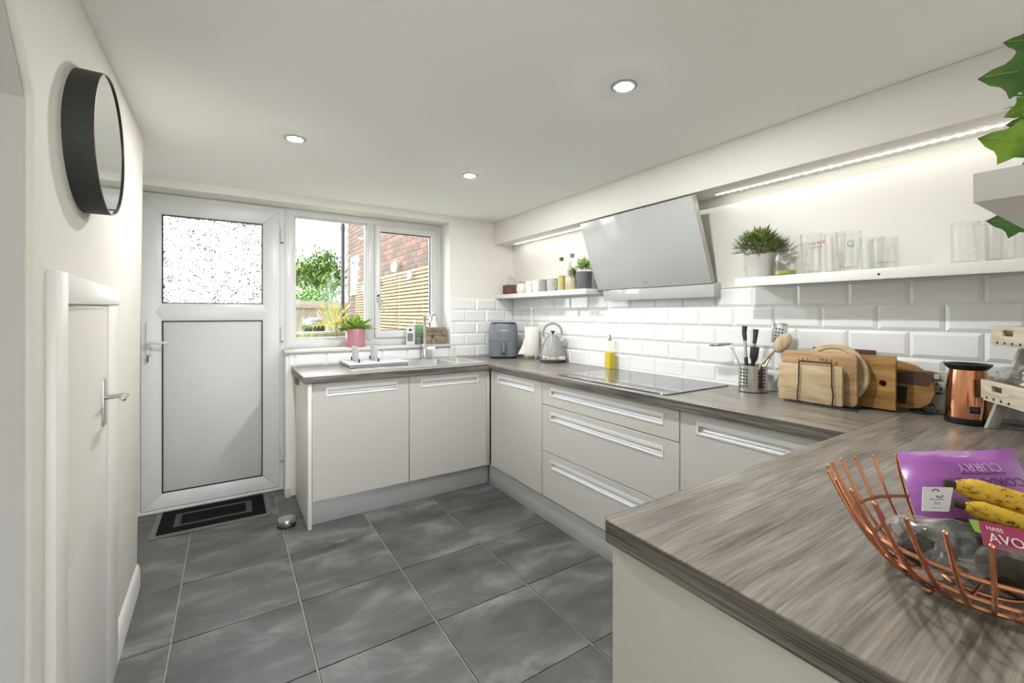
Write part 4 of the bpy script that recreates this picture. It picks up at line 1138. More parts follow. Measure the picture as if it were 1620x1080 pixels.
BREAD = mat('pale_bread_wrap', S(226, 208, 176), 0.7, noise=0.12, nscale=20, bump=0.3, bscale=25)
Mc = t.matrix_basis.copy() if False else Matrix.Translation((2.0, 0.366, WZ)) @ Matrix.Rotation(R(215), 4, 'Z')
def crumple(c, s, seed, n=10, amp=0.25):
    rnd = random.Random(seed)
    mb = MB().ball((0, 0, 0), 1.0, n)
    for i in range(len(mb.v)):
        v = mb.v[i]
        k = 1 + rnd.uniform(-amp, amp)
        mb.v[i] = Vector((v.x * s[0] * k, v.y * s[1] * k, v.z * s[2] * k)) + Vector(c)
    return mb
t2 = thing('bread_pack', tuple(Mc @ Vector((0.15, 0.08, 0.105))), 'packet of flatbreads in clear wrap lying in the lower crate', 'food')
for k in range(4):
    crumple((0.15 + k * .004, 0.075, 0.140 + k * 0.018), (0.075, 0.045, 0.011), 3 + k, 10, 0.05).xf(Mc).build('flatbread', BREAD, t2)
crumple((0.045, 0.075, 0.178), (0.055, 0.055, 0.026), 9, 9, 0.3).xf(Mc).build('wrapper_end', CELLO, t2, smooth=False)
t2 = thing('snack_bag', tuple(Mc @ Vector((0.1, 0.12, 0.28))), 'crinkled clear bag with an orange tag in the upper crate', 'food')
crumple((0.10, 0.12, 0.315), (0.07, 0.045, 0.032), 21, 9, 0.3).xf(Mc).build('bag', CELLO, t2, smooth=False)
crumple((0.125, 0.10, 0.358), (0.016, 0.012, 0.018), 5, 8, 0.1).xf(Mc).build('orange_tag', mat('orange_clip', S(226, 110, 52), 0.5, noise=0.05), t2)

# ================================================================== THINGS ON THE SHELVES
SZ2 = 1.4306      # right shelf
SZ1 = 1.4355      # left shelf
def tuft(mb, c, n, l0, l1, w, spread, seed, droop=0.25, seg=3):
    rnd = random.Random(seed)
    for i in range(n):
        a = rnd.uniform(0, 2 * PI); e = rnd.uniform(0.15, 1.0)
        d = Vector((math.cos(a) * spread * e, math.sin(a) * spread * e, 1.0 - 0.55 * e * spread))
        b = Vector(c) + Vector((math.cos(a), math.sin(a), 0)) * rnd.uniform(0, 0.02)
        mb.leaf(b, d, rnd.uniform(l0, l1), w * rnd.uniform(0.7, 1.2), droop * rnd.uniform(0.3, 1.3), None, seg)
    return mb
def bushy(mb, c, rx, rz, n, size, seed):
    """many small leaves on short twigs filling a dome"""
    rnd = random.Random(seed)
    for i in range(n):
        a = rnd.uniform(0, 2 * PI); e = math.acos(rnd.uniform(-0.15, 1.0)); q = rnd.uniform(0.55, 1.0)
        p = Vector((c[0] + rx * q * math.sin(e) * math.cos(a), c[1] + rx * q * math.sin(e) * math.sin(a), c[2] + rz * q * math.cos(e)))
        d = Vector((math.sin(e) * math.cos(a), math.sin(e) * math.sin(a), math.cos(e) + 0.35 + rnd.uniform(-.3, .5)))
        mb.leaf(p, d, size * rnd.uniform(.7, 1.3), size * 0.30, 0.15, None, 3)
    return mb
# ---- plant in a concrete pot
t = thing('potted_plant', (2.085, 1.120, SZ2), 'bushy green plant in a pale concrete pot on the long shelf', 'plant')
MB().lathe([(0, .0005), (0.052, .0005), (0.056, .004), (0.064, .108), (0.062, .110), (0.059, .108), (0.057, .095), (0, .094)], (2.085, 1.120, SZ2), 36).build('pot', CONC, t)
f_ = bushy(MB(), (2.085, 1.12, SZ2 + .13), 0.095, 0.085, 420, 0.045, 4)
tag(f_.build('foliage', LEAF2, t), kind='stuff')
st = MB()
for k in range(14):
    a = k * 2.4
    st.tube([(2.085 + .01 * math.cos(a), 1.12 + .01 * math.sin(a), SZ2 + .093), (2.085 + .06 * math.cos(a), 1.12 + .06 * math.sin(a), SZ2 + .17)], 0.0015, 5)
st.build('stems', STEMM, t)
# ---- glassware
def tumbler(x, y, r0, r1, hh, lab, name='drinking_glass', base=0.012, handle=False, z=SZ2, cat='glass', grp='glasses on the long shelf', bulge=None):
    t = thing(name, (x, y, z), lab, cat, grp)
    prof = [(0.0, .001), (r0, .001), (r0 + .001, .004)]
    if bulge:
        for q in range(1, 8):
            s = q / 8
            prof.append((r0 + (r1 - r0) * s + bulge * math.sin(PI * s), .004 + (hh - .004) * s))
    prof += [(r1, hh), (r1 - .0022, hh)]
    prof += [(r0 - .0018, base + .002), (0, base)]
    MB().lathe(prof, (x, y, z), 32).build('bowl', GLASS, t)
    MB().lathe([(r1 - .0023, hh - .0008), (r1 + .0004, hh - .0008), (r1 + .0004, hh + .0008), (r1 - .0023, hh + .0008)], (x, y, z), 32, close=True).build('lip', GLASSBASE, t)
    MB().lathe([(0, .0005), (r0 - .0025, .0005), (r0 - .0025, base), (0, base)], (x, y, z), 24).build('base', GLASSBASE, t)
    if handle:
        MB().tube([(x - .01, y - r0 - .002, z + hh * .8), (x - .012, y - r0 - .03, z + hh * .75), (x - .012, y - r0 - .03, z + hh * .35), (x - .01, y - r0 - .002, z + hh * .25)], 0.004, 8).build('handle', GLASS, t)
    return t
t = tumbler(2.085, 1.005, .044, .046, .085, 'low glass jar with a green base beside the potted plant', 'glass_jar', 0.010, cat='jar')
MB().lathe([(0, .001), (.0415, .001), (.0415, .0165), (0, .0165)], (2.085, 1.005, SZ2 + .0095), 24).build('green_base', mat('green_glass_base', S(150, 160, 70), 0.3, noise=0.1), t)
tumbler(2.135, 0.978, .036, .040, .150, 'plain glass behind the low jar on the long shelf', base=.010)
tp = tumbler(2.075, 0.893, .030, .041, .172, 'tall pint glass with red lettering on the long shelf', base=.014)
RED = mat('red_print', S(176, 58, 54), 0.5, noise=0.02); BLUE = mat('blue_print', S(70, 140, 170), 0.5, noise=0.02); DKP = mat('dark_print', S(90, 70, 70), 0.5, noise=0.02)
def decal(par, body, size, m, cx_, cy_, r, az, z, roll=0.0):
    """lettering on a round glass, facing az (plan angle)"""
    d = Vector((math.cos(az), math.sin(az), 0))
    x = Vector((-d.y, d.x, 0))
    o = text('print', body, size, m, par, (0, 0, 0), (0, 0, 0))
    o.matrix_local = Matrix.Translation(Vector((cx_, cy_, z)) + d * r - Vector(par.location)) @ basis((0, 0, 0), x, (0, 0, 1)) @ Matrix.Rotation(roll, 4, 'Z')
azc = math.atan2(-0.9, -2.075)
decal(tp, 'THE BIER', .017, RED, 2.075, .893, .0425, azc + .45, SZ2 + .128, R(12))
decal(tp, 'BRAUHAUS', .009, RED, 2.075, .893, .0415, azc + .45, SZ2 + .112, R(12))
tumbler(2.14, 0.830, .033, .039, .170, 'plain tall glass behind the two printed pint glasses', base=.012)
tp = tumbler(2.075, 0.757, .031, .044, .160, 'curved pint glass with a blue emblem on the long shelf', base=.020, bulge=.004)
decal(tp, 'crest', .010, BLUE, 2.075, .757, .0465, azc + .1, SZ2 + .098)
MB().tube([Vector((2.075, .757, SZ2 + .110)) + Vector((math.cos(azc + .1 + .22 * math.cos(q)), math.sin(azc + .1 + .22 * math.cos(q)), 0)) * .0462 + Vector((0, 0, .010 * math.sin(q))) for q in [k * PI / 6 for k in range(12)]], .0012, 5, closed=True).build('emblem_ring', BLUE, tp)
tumbler(2.14, 0.700, .034, .040, .135, 'plain glass behind the blue emblem pint on the long shelf', base=.012)
tumbler(2.078, 0.640, .038, .040, .118, 'short thick based tumbler at the middle of the long shelf', base=.028)
tumbler(2.080, 0.418, .034, .036, .140, 'tall straight glass at the right part of the long shelf', base=.008)
tumbler(2.140, 0.375, .034, .036, .140, 'tall straight glass pushed to the wall at the right part of the long shelf', base=.008)
tumbler(2.080, 0.335, .033, .036, .140, 'tall straight glass second from the frame edge on the long shelf', base=.008)
tumbler(2.080, 0.250, .033, .036, .140, 'tall straight glass at the frame edge on the long shelf', base=.008)

# ---- small shelf by the window
t = thing('wooden_box', (2.09, 3.345, SZ1), 'small brown wooden box at the wall end of the short shelf', 'box')
bxm = wood('brown_box_wood', [S(84, 60, 44), S(124, 92, 68)], 'Y', 0.7, 60, 6, 0.1)
MB().holed(lambda u, o, z: (u, z, o), 2.035, 2.135, 3.285, 3.395, SZ1 + .006, SZ1 + .085, (2.042, 2.128, 3.292, 3.388)).build('sides', bxm, t, 0.001)
box('bottom', 2.035, 2.135, 3.285, 3.395, SZ1 + .0005, SZ1 + .006, bxm, t)
t = thing('glass_jar', (2.085, 3.335, SZ1 + .0065), 'small round glass jar standing in the wooden box', 'jar')
MB().lathe([(0, .001), (.032, .001), (.038, .01), (.038, .11), (.030, .125), (.030, .135), (.028, .135), (.028, .124), (.036, .108), (.036, .012), (0, .006)], (2.085, 3.335, SZ1 + .0065), 24).build('jar', GLASS, t)
MB().lathe([(0, .135), (.032, .135), (.032, .143), (.008, .150), (.006, .160), (0, .162)], (2.085, 3.335, SZ1 + .0065), 20).build('lid', GLASSBASE, t)
t = thing('candle_jar', (2.07, 3.135, SZ1), 'white ribbed candle jar beside the wooden box on the short shelf', 'jar')
MB().lathe([(0, .0005), (.034, .0005), (.046, .014), (.049, .04), (.046, .07), (.040, .082), (.042, .088), (.036, .088), (.034, .08), (0, .07)], (2.07, 3.135, SZ1), 28).build('jar', mat('white_ribbed_glass', S(218, 216, 210), 0.3, noise=0.12, nscale=30, stretch=(1, 1, 6)), t)
DRIED = mat('dried_flower', S(150, 124, 78), 0.9, noise=0.3)
tag(tuft(MB(), (2.07, 3.135, SZ1 + .07), 26, 0.03, 0.065, .014, .7, 8).build('dried_flowers', DRIED, t), kind='stuff')
def mug(y, m, lab, x=2.06, h_=.098, r=.038):
    t = thing('mug', (x, y, SZ1), lab, 'mug', 'mugs on the short shelf')
    MB().lathe([(0, .0005), (r - .007, .0005), (r - .005, .004), (r - .001, .05), (r, h_), (r - .003, h_), (r - .005, .05), (r - .010, .010), (0, .008)], (x, y, SZ1), 32).build('cup', m, t)
    MB().tube([(x - .005, y - r + .004, SZ1 + .080), (x - .012, y - r - .020, SZ1 + .078), (x - .015, y - r - .027, SZ1 + .055), (x - .012, y - r - .020, SZ1 + .030), (x - .005, y - r + .006, SZ1 + .024)], 0.0045, 8).build('handle', m, t)
WMUG = mat('white_glaze', S(226, 224, 219), 0.25, noise=0.01); GMUG = mat('mid_grey_glaze', S(146, 145, 144), 0.3, noise=0.03); LMUG = mat('light_grey_glaze', S(180, 178, 174), 0.3, noise=0.03)
mug(3.005, WMUG, 'white mug first in the row beside the candle jar')
mug(2.905, WMUG, 'white mug second in the row on the short shelf')
mug(2.805, GMUG, 'darker grey mug third in the row on the short shelf')
mug(2.700, LMUG, 'light grey mug last in the row beside the bottles', r=.042)
def bottle(x, y, hh, capm, lab, liquid=None):
    t = thing('glass_bottle', (x, y, SZ1), lab, 'bottle', 'bottles on the short shelf')
    MB().lathe([(0, .0005), (.030, .0005), (.032, .004), (.032, hh * .58), (.026, hh * .68), (.013, hh * .80), (.0125, hh * .92), (0, hh * .92)], (x, y, SZ1), 28).build('glass', GLASS, t)
    MB().lathe([(0, hh * .90), (.0155, hh * .90), (.0155, hh), (0, hh)], (x, y, SZ1), 20).build('cap', capm, t)
    if liquid: MB().lathe([(0, .004), (.0285, .004), (.0285, hh * .46), (0, hh * .46)], (x, y, SZ1), 24).build('contents', liquid, t)
    return t
bottle(2.075, 2.605, .252, mat('dark_cap', S(78, 84, 84), 0.5, noise=0.05), 'clear bottle of olive coloured oil with a dark cap', mat('pale_oil', S(186, 176, 106), 0.3, noise=0.2, nscale=25))
t = bottle(2.10, 2.512, .272, mat('teal_cap', S(70, 136, 146), 0.5, noise=0.05), 'taller clear bottle with a teal cap', mat('clear_contents', S(214, 216, 206), 0.3, noise=0.03))
MB().lathe([(.0322, .05), (.0326, .05), (.0326, .12), (.0322, .12)], (2.10, 2.512, SZ1), 28, close=True).build('label', mat('bottle_label', S(206, 196, 186), 0.6, noise=0.2, nscale=40), t)
t = thing('potted_plant', (2.06, 2.455, SZ1), 'small succulent in a pale gold pot on the short shelf', 'plant')
MB().lathe([(0, .0005), (.034, .0005), (.036, .003), (.037, .082), (.035, .082), (.033, .072), (0, .07)], (2.06, 2.455, SZ1), 28).build('pot', GOLDPOT, t)
tag(bushy(MB(), (2.06, 2.455, SZ1 + .10), 0.036, 0.05, 110, 0.032, 15).build('foliage', LEAF2, t), kind='stuff')
t = thing('potted_plant', (2.06, 2.335, SZ1), 'leafy plant in a charcoal pot at the hood end of the short shelf', 'plant')
MB().lathe([(0, .0005), (.050, .0005), (.052, .004), (.057, .122), (.054, .122), (.051, .11), (0, .108)], (2.06, 2.335, SZ1), 32).build('pot', DARKPOT, t)
tag(bushy(MB(), (2.06, 2.335, SZ1 + .14), 0.055, 0.06, 150, 0.042, 16).build('foliage', LEAF, t), kind='stuff')

# ================================================================== THINGS ON THE WINDOW SILL
SZ = 1.0122
px_, py_ = 0.805, 3.545
t = thing('potted_plant', (px_, py_, SZ), 'broad leaved green plant in a pink glazed pot on the window sill', 'plant')
MB().lathe([(0, .0005), (.066, .0005), (.069, .004), (.073, .136), (.071, .139), (.068, .136), (.066, .122), (0, .12)], (px_, py_, SZ), 40).build('pot', PINK, t)
rnd = random.Random(5)
for k in range(34):
    a = k * 2.39996 + rnd.uniform(-.2, .2)
    e = 0.15 + 0.85 * (k / 33)
    d = Vector((math.cos(a) * e * 1.25, math.sin(a) * e * 0.55, 1.08 - 0.78 * e))
    ln = rnd.uniform(0.13, 0.175) * (0.85 + 0.35 * e)
    MB().leaf((px_ + .012 * math.cos(a), py_ + .012 * math.sin(a), SZ + .118), d, ln, 0.054, 0.40 * e, None, 7, 0.25, 0.8).build('leaf', LEAF, t)
SIGNW = wood('grey_sign_wood', [S(104, 92, 78), S(140, 126, 108), S(160, 148, 130)], 'X', 0.7, 45, 4, 0.12)
sg = thing('wooden_box_sign', (1.43, 3.50, SZ), 'grey wooden box sign with a dark emblem on the window sill', 'sign')
Ms = Matrix.Translation((1.435, 3.515, SZ)) @ Matrix.Rotation(R(-10), 4, 'Z')
for k in range(2):
    MB().box(-.092, .092, -.030, .030, .001 + k * .071, .069 + k * .071).xf(Ms).build('board', SIGNW, sg, 0.001)
BRN = mat('sign_lettering', S(74, 62, 50), 0.8, noise=0.05)
for body, z, sz in (('Gardening', .108, .034), ('club', .040, .030)):
    o = text('lettering', body, sz, BRN, sg, (0, 0, 0), (PI / 2, 0, 0))
    o.matrix_local = Matrix.Translation(-Vector(sg.location)) @ Ms @ Matrix.Translation((-.008, -.0306, z)) @ Matrix.Rotation(PI / 2, 4, 'X')
for k in range(5):
    a = k * 2 * PI / 5
    MB().ball((-.02 + .010 * math.cos(a), -.0305, .066 + .010 * math.sin(a)), .006, 6, 1, .15, 1).xf(Ms).build('emblem_petal', BLACK, sg)
ck = thing('thermometer_station', (1.235, 3.535, SZ), 'white upright gadget with a dark window beside the tap', 'gadget')
Ms = Matrix.Translation((1.238, 3.53, SZ)) @ Matrix.Rotation(R(-28), 4, 'Z')
MB().box(-.034, .034, -.030, .030, .0005, .150).xf(Ms).build('body', UPVC, ck, 0.005)
MB().box(-.022, .022, -.0315, -.0298, .030, .095).xf(Ms).build('display', mat('grey_display', S(112, 116, 118), 0.25, noise=0.03), ck, 0.0006)
MB().prism([(.012 * math.cos(a), .122 + .009 * math.sin(a)) for a in [k * PI / 8 for k in range(16)]], -.0312, -.0298, 'Y').xf(Ms).build('sensor', BLACK, ck)
t = thing('glass_jar', (1.33, 3.60, SZ), 'clear glass jar with a green label behind the tap', 'jar')
MB().lathe([(0, .001), (.045, .001), (.048, .006), (.048, .165), (.040, .185), (.040, .205), (.037, .205), (.037, .184), (.045, .163), (.045, .010), (0, .008)], (1.33, 3.592, SZ), 28).build('glass', GLASS, t)
MB().lathe([(.0482, .09), (.0488, .09), (.0488, .16), (.0482, .16)], (1.33, 3.592, SZ), 28, close=True).build('label', mat('green_label', S(122, 168, 118), 0.6, noise=0.25, nscale=30), t)
t = thing('spray_bottle', (1.47, 3.60, SZ), 'white plastic bottle with a tapered neck in the window corner', 'bottle')
MB().lathe([(0, .0005), (.030, .0005), (.032, .004), (.032, .13), (.024, .16), (.011, .20), (.011, .235), (0, .236)], (1.465, 3.588, SZ), 28).build('body', mat('white_translucent_plastic', S(232, 234, 236), 0.35, noise=0.01), t)
MB().prism([(-.012, .232), (.014, .232), (.016, .262), (-.034, .262), (-.036, .250), (-.012, .246)], -.009, .009, 'Y').xf(Matrix.Translation((1.465, 3.588, SZ)) @ Matrix.Rotation(R(60), 4, 'Z')).build('trigger_head', UPVC, t, 0.002)

# ================================================================== COPPER BASKET AND FOOD
bcx, bcy = 0.838, 0.150
t = thing('wire_basket', (bcx, bcy, WZ), 'copper wire fruit basket on the peninsula worktop', 'basket')
COPW = mat('copper_wire', S(206, 142, 108), 0.25, 1.0, noise=0.05, nscale=30)
def bowl_r(z):       # radius of the bowl at height z above the worktop
    s = max(0, (z - 0.010) / 0.114)
    return 0.088 + 0.084 * s ** 0.62
ring = lambda r, z, n=48: [(bcx + r * math.cos(2 * PI * k / n), bcy + r * math.sin(2 * PI * k / n), WZ + z) for k in range(n)]
NR = 30
for k in range(NR):
    a = 2 * PI * k / NR
    pts = []
    for i in range(9):
        s = i / 8
        z = 0.010 + 0.114 * s ** 1.35
        aa = a + R(-3) * (s - 1)
        r = bowl_r(z)
        pts.append((bcx + r * math.cos(aa), bcy + r * math.sin(aa), WZ + z + 0.004 * math.sin(a * 3 + 1) * s))
    rib = MB().tube(pts, 0.0026, 7).build('rib', COPW, t)
    MB().ball(pts[-1], 0.0031, 5).build('rib_tip', COPW, rib)
for z in (0.0105, 0.034, 0.066):
    MB().tube(ring(bowl_r(z) - .004, z), 0.0027, 7, closed=True).build('ring', COPW, t)
MB().tube(ring(0.045, 0.0105, 32), 0.0027, 7, closed=True).build('ring', COPW, t)
for k in range(6):
    a = k * PI / 3
    MB().tube([(bcx + .02 * math.cos(a), bcy + .02 * math.sin(a), WZ + .0105), (bcx + .088 * math.cos(a), bcy + .088 * math.sin(a), WZ + .0105)], 0.0026, 7).build('base_spoke', COPW, t)
for a in (R(95), R(155), R(215), R(335)):
    MB().ball((bcx + .088 * math.cos(a), bcy + .088 * math.sin(a), WZ + .0062), 0.0058, 8).build('foot', COPW, t)
# bags and fruit; pillow() makes a soft packet between four corners
def pillow(c, thick, nu=14, nv=10, seed=1, wr_=0.004, seal=0.08):
    TL, TR, BR, BL = [Vector(p) for p in c]
    rnd = random.Random(seed)
    nrm = ((TR - TL).cross(BL - TL)).normalized()
    mb = MB(); vs = []
    ph = [rnd.uniform(0, 6) for _ in range(6)]
    for sgn in (1, -1):
        for j in range(nv + 1):
            for i in range(nu + 1):
                u, v = i / nu, j / nv
                p = TL * (1 - u) * (1 - v) + TR * u * (1 - v) + BR * u * v + BL * (1 - u) * v
                k = max(0.0, min(1.0, min(v, 1 - v) / seal - 0.3)) * (1 - (2 * u - 1) ** 4) * (1 - abs(2 * v - 1) ** 3)
                w_ = wr_ * (math.sin(9 * u + ph[0] + 4 * v) + math.sin(14 * v + ph[1] - 5 * u) + 0.6 * math.sin(23 * u + 17 * v + ph[2]))
                vs.append(p + nrm * (sgn * (thick * k / 2 + 0.0008) + w_))
    W_ = nu + 1; N_ = W_ * (nv + 1); fs = []
    for o, fl_ in ((0, False), (N_, True)):
        for j in range(nv):
            for i in range(nu):
                q = [o + j * W_ + i, o + j * W_ + i + 1, o + (j + 1) * W_ + i + 1, o + (j + 1) * W_ + i]
                fs.append(tuple(q[::-1] if fl_ else q))
    edge = [j * W_ for j in range(nv + 1)] + [nv * W_ + i for i in range(1, nu + 1)] + [j * W_ + nu for j in range(nv - 1, -1, -1)] + [i for i in range(nu - 1, 0, -1)]
    for a, b in zip(edge, edge[1:] + edge[:1]):
        fs.append((a, b, b + N_, a + N_))
    return mb.add(vs, fs), nrm
PURPLE = mat('purple_packet_film', S(164, 96, 178), 0.28, noise=0.12, nscale=14, coat=0.4)
cor = [(0.918, 0.266, 1.034), (1.030, 0.152, 1.047), (0.975, 0.115, 0.965), (0.815, 0.214, 0.968)]
pk = thing('food_packet', (0.92, 0.18, 0.95), 'purple plastic packet with upside down lettering in the copper basket', 'packet')
mb, nr = pillow(cor, 0.030, seed=3, wr_=0.0016)
mb.build('film', PURPLE, pk)
if nr.x > 0: nr = -nr
TLv, TRv, BRv, BLv = [Vector(p) for p in cor]
LIL = mat('lilac_print', S(206, 176, 212), 0.4, noise=0.02); DKPU = mat('dark_purple_print', S(84, 42, 96), 0.4, noise=0.03)
def on_pack(u, v): return TLv * (1 - u) * (1 - v) + TRv * u * (1 - v) + BRv * u * v + BLv * (1 - u) * v
xd = (TLv - TRv); yd = (BLv - TLv)       # upside down: text x runs right to left
xd = (on_pack(.2, .5) - on_pack(.8, .5)); yd = (on_pack(.5, .8) - on_pack(.5, .2))
def packtext(body, u, v, sz, m, lift=0.018):
    o = text('lettering', body, sz, m, pk, (0, 0, 0), (0, 0, 0))
    o.matrix_local = Matrix.Translation(on_pack(u, v) + nr * lift - Vector(pk.location)) @ basis((0, 0, 0), xd, yd)
packtext('CURRY', .60, .38, .019, LIL)
packtext('CORIANDER', .62, .60, .018, DKPU, .019)
MB().tube([on_pack(.44, .48) + nr * .018, on_pack(.80, .47) + nr * .018], 0.0007, 6).build('print_line', DKPU, pk)
cdp = thing('product_card', (0.81, 0.19, 1.0), 'small white product card with a purple symbol in front of the purple packet', 'card')
cc = [Vector(p) for p in ((0.8035, 0.2035, 1.021), (0.842, 0.181, 1.019), (0.822, 0.181, 0.990), (0.789, 0.201, 0.992))]
nrm_ = (cc[1] - cc[0]).cross(cc[3] - cc[0]).normalized(); nrm_ = nrm_ if nrm_.x < 0 else -nrm_
MB().add([p for p in cc] + [p - nrm_ * .001 for p in cc], [(0, 1, 2, 3), (7, 6, 5, 4), (0, 4, 5, 1), (1, 5, 6, 2), (2, 6, 7, 3), (3, 7, 4, 0)]).build('card', mat('white_card', S(222, 220, 224), 0.45, noise=0.01), cdp)
cx0 = (cc[0] + cc[1] + cc[2] + cc[3]) / 4
xc = (cc[1] - cc[0]).normalized(); yc = (cc[0] - cc[3]).normalized()
for dx, s_ in ((-.003, 1), (.003, -1)):
    MB().tube([cx0 + nrm_ * .0006 + yc * (.008 + s_ * .0025 + .003 * math.sin(q) * s_) + xc * (dx + .005 * math.cos(q)) for q in (0, .6, 1.2, 1.8, 2.4, 3.0)], 0.0009, 5).build('symbol', mat('card_purple', S(150, 84, 140), 0.5, noise=0.02), cdp)
GREYPR = mat('card_grey_print', S(160, 156, 164), 0.5, noise=0.02)
for body, dz, sz in (('the growers', .0, .0042), ('7592', -.006, .0052), ('keep it cool', -.0115, .0030)):
    o = text('lettering', body, sz, GREYPR, cdp, (0, 0, 0), (0, 0, 0), extrude=.0001)
    o.matrix_local = Matrix.Translation(cx0 + nrm_ * .0006 + yc * dz - Vector(cdp.location)) @ basis((0, 0, 0), xc, yc)
# bananas
def banana_mat():
    m = mat('ripe_banana_skin', S(214, 176, 48), 0.5)
    nt = m.node_tree; p = nt.nodes['Principled BSDF']; L = nt.links.new
    tc = nt.nodes.new('ShaderNodeTexCoord'); mp = nt.nodes.new('ShaderNodeMapping'); mp.inputs['Scale'].default_value = (1, 1.4, 2.4)
    n = nt.nodes.new('ShaderNodeTexNoise'); n.inputs['Scale'].default_value = 70; n.inputs['Detail'].default_value = 6; n.inputs['Roughness'].default_value = .7
    r = nt.nodes.new('ShaderNodeValToRGB'); e = r.color_ramp.elements
    e[0].position = .36; e[0].color = S(54, 40, 20); e[1].position = .46; e[1].color = S(212, 172, 48)
    k = e.new(.7); k.color = S(226, 192, 66)
    L(tc.outputs['Object'], mp.inputs[0]); L(mp.outputs[0], n.inputs['Vector']); L(n.outputs['Fac'], r.inputs[0]); L(r.outputs[0], p.inputs['Base Color'])
    return m
BAN = banana_mat()
def banana(pts, r, lab):
    t = thing('banana', pts[0], lab, 'banana', 'bananas in the copper basket')
    n = 12
    P3 = [Vector(p) for p in pts]
    def bez(s): return P3[0] * (1 - s) ** 2 + P3[1] * 2 * s * (1 - s) + P3[2] * s * s
    rings = []
    for i in range(n + 1):
        s = i / n
        c = bez(s); tn = (bez(min(1, s + .02)) - bez(max(0, s - .02))).normalized()
        a = tn.orthogonal().normalized(); b = tn.cross(a)
        rr_ = r * (0.42 + 0.58 * min(1, s / .16)) * (0.35 + 0.65 * min(1, (1 - s) / .2))
        rings.append([c + (a * math.cos(q * PI / 5) + b * math.sin(q * PI / 5)) * rr_ for q in range(10)])
    loft(MB(), rings).build('skin', BAN, t)
    d = (P3[0] - P3[1]).normalized()
    MB().tube([P3[0] - d * .002, P3[0] + d * .012], r * .42, 8, r_end=r * .36).build('stalk', mat('banana_stalk', S(62, 48, 26), 0.7, noise=0.3, nscale=60), t)
banana([(0.862, 0.184, 1.017), (0.886, 0.142, 1.012), (0.900, 0.060, 0.990)], 0.0150, 'spotted ripe banana on top of the food in the copper basket')
banana([(0.842, 0.170, 0.997), (0.866, 0.128, 0.990), (0.886, 0.050, 0.966)], 0.0130, 'lower banana tucked behind the pink avocado label')
# avocado pack
av = thing('avocado_pack', (0.81, 0.14, 0.94), 'clear pack of dark avocados with a pink lettered label', 'packet')
AVS = mat('avocado_skin', S(58, 54, 46), 0.45, noise=0.35, nscale=60, bump=0.5, bscale=90)
for p, s_ in (((0.790, 0.196, 0.944), (.034, .027, .027)), ((0.830, 0.128, 0.938), (.033, .028, .027)), ((0.872, 0.180, 0.942), (.03, .03, .028))):
    MB().ball((0, 0, 0), 1.0, 14, *s_).xf(Matrix.Translation(p) @ Matrix.Rotation(R(-35), 4, 'Z')).build('avocado', AVS, av)
la = [Vector(p) for p in ((0.8205, 0.1525, 0.990), (0.862, 0.098, 0.981), (0.846, 0.094, 0.953), (0.797, 0.143, 0.968))]
nl = (la[1] - la[0]).cross(la[3] - la[0]).normalized(); nl = nl if nl.x < 0 else -nl
MB().add([p for p in la] + [p - nl * .0008 for p in la], [(0, 1, 2, 3), (7, 6, 5, 4), (0, 4, 5, 1), (1, 5, 6, 2), (2, 6, 7, 3), (3, 7, 4, 0)]).build('pink_label', mat('raspberry_label', S(178, 58, 104), 0.4, noise=0.04), av)
gl_ = [la[0] + (la[0] - la[1]).normalized() * .010 + (la[3] - la[0]) * .05, la[0], la[3] * .55 + la[0] * .45, la[0] + (la[0] - la[1]).normalized() * .006 + (la[3] - la[0]) * .5]
MB().add(gl_ + [p - nl * .0008 for p in gl_], [(0, 1, 2, 3), (7, 6, 5, 4), (0, 4, 5, 1), (1, 5, 6, 2), (2, 6, 7, 3), (3, 7, 4, 0)]).build('green_label', mat('lime_label', S(140, 190, 70), 0.4, noise=0.04), av)
xl = (la[1] - la[0]).normalized(); yl = (la[0] - la[3]).normalized()
for body, q, sz in (('HASS', .26, .0075), ('AVO', .64, .0175)):
    o = text('lettering', body, sz, WHITEP, av, (0, 0, 0), (0, 0, 0), align='LEFT')
    o.matrix_local = Matrix.Translation(la[0] * (1 - q) + la[3] * q + xl * .0065 + nl * .0005 - Vector(av.location)) @ basis((0, 0, 0), xl, yl)
cf = [(0.792, 0.232, 0.975), (0.886, 0.120, 0.972), (0.845, 0.085, 0.925), (0.752, 0.192, 0.928)]
mb, _n = pillow(cf, 0.052, seed=8, wr_=0.003); mb.build('clear_film', CELLO, av)
crumple((0.790, 0.222, 0.950), (0.026, 0.018, 0.022), 31, 8, 0.35).build('film_twist', CELLO, av, smooth=False)

# ================================================================== IVY ON THE NEAR SHELF
t = thing('trailing_ivy', (1.03, 0.08, 1.4655), 'trailing ivy with lobed leaves hanging at the upper right edge', 'plant')
MB().lathe([(0, .0005), (.045, .0005), (.050, .005), (.060, .10), (.057, .10), (.052, .085), (0, .082)], (1.03, 0.08, 1.4655), 28).build('pot', CONC, t)
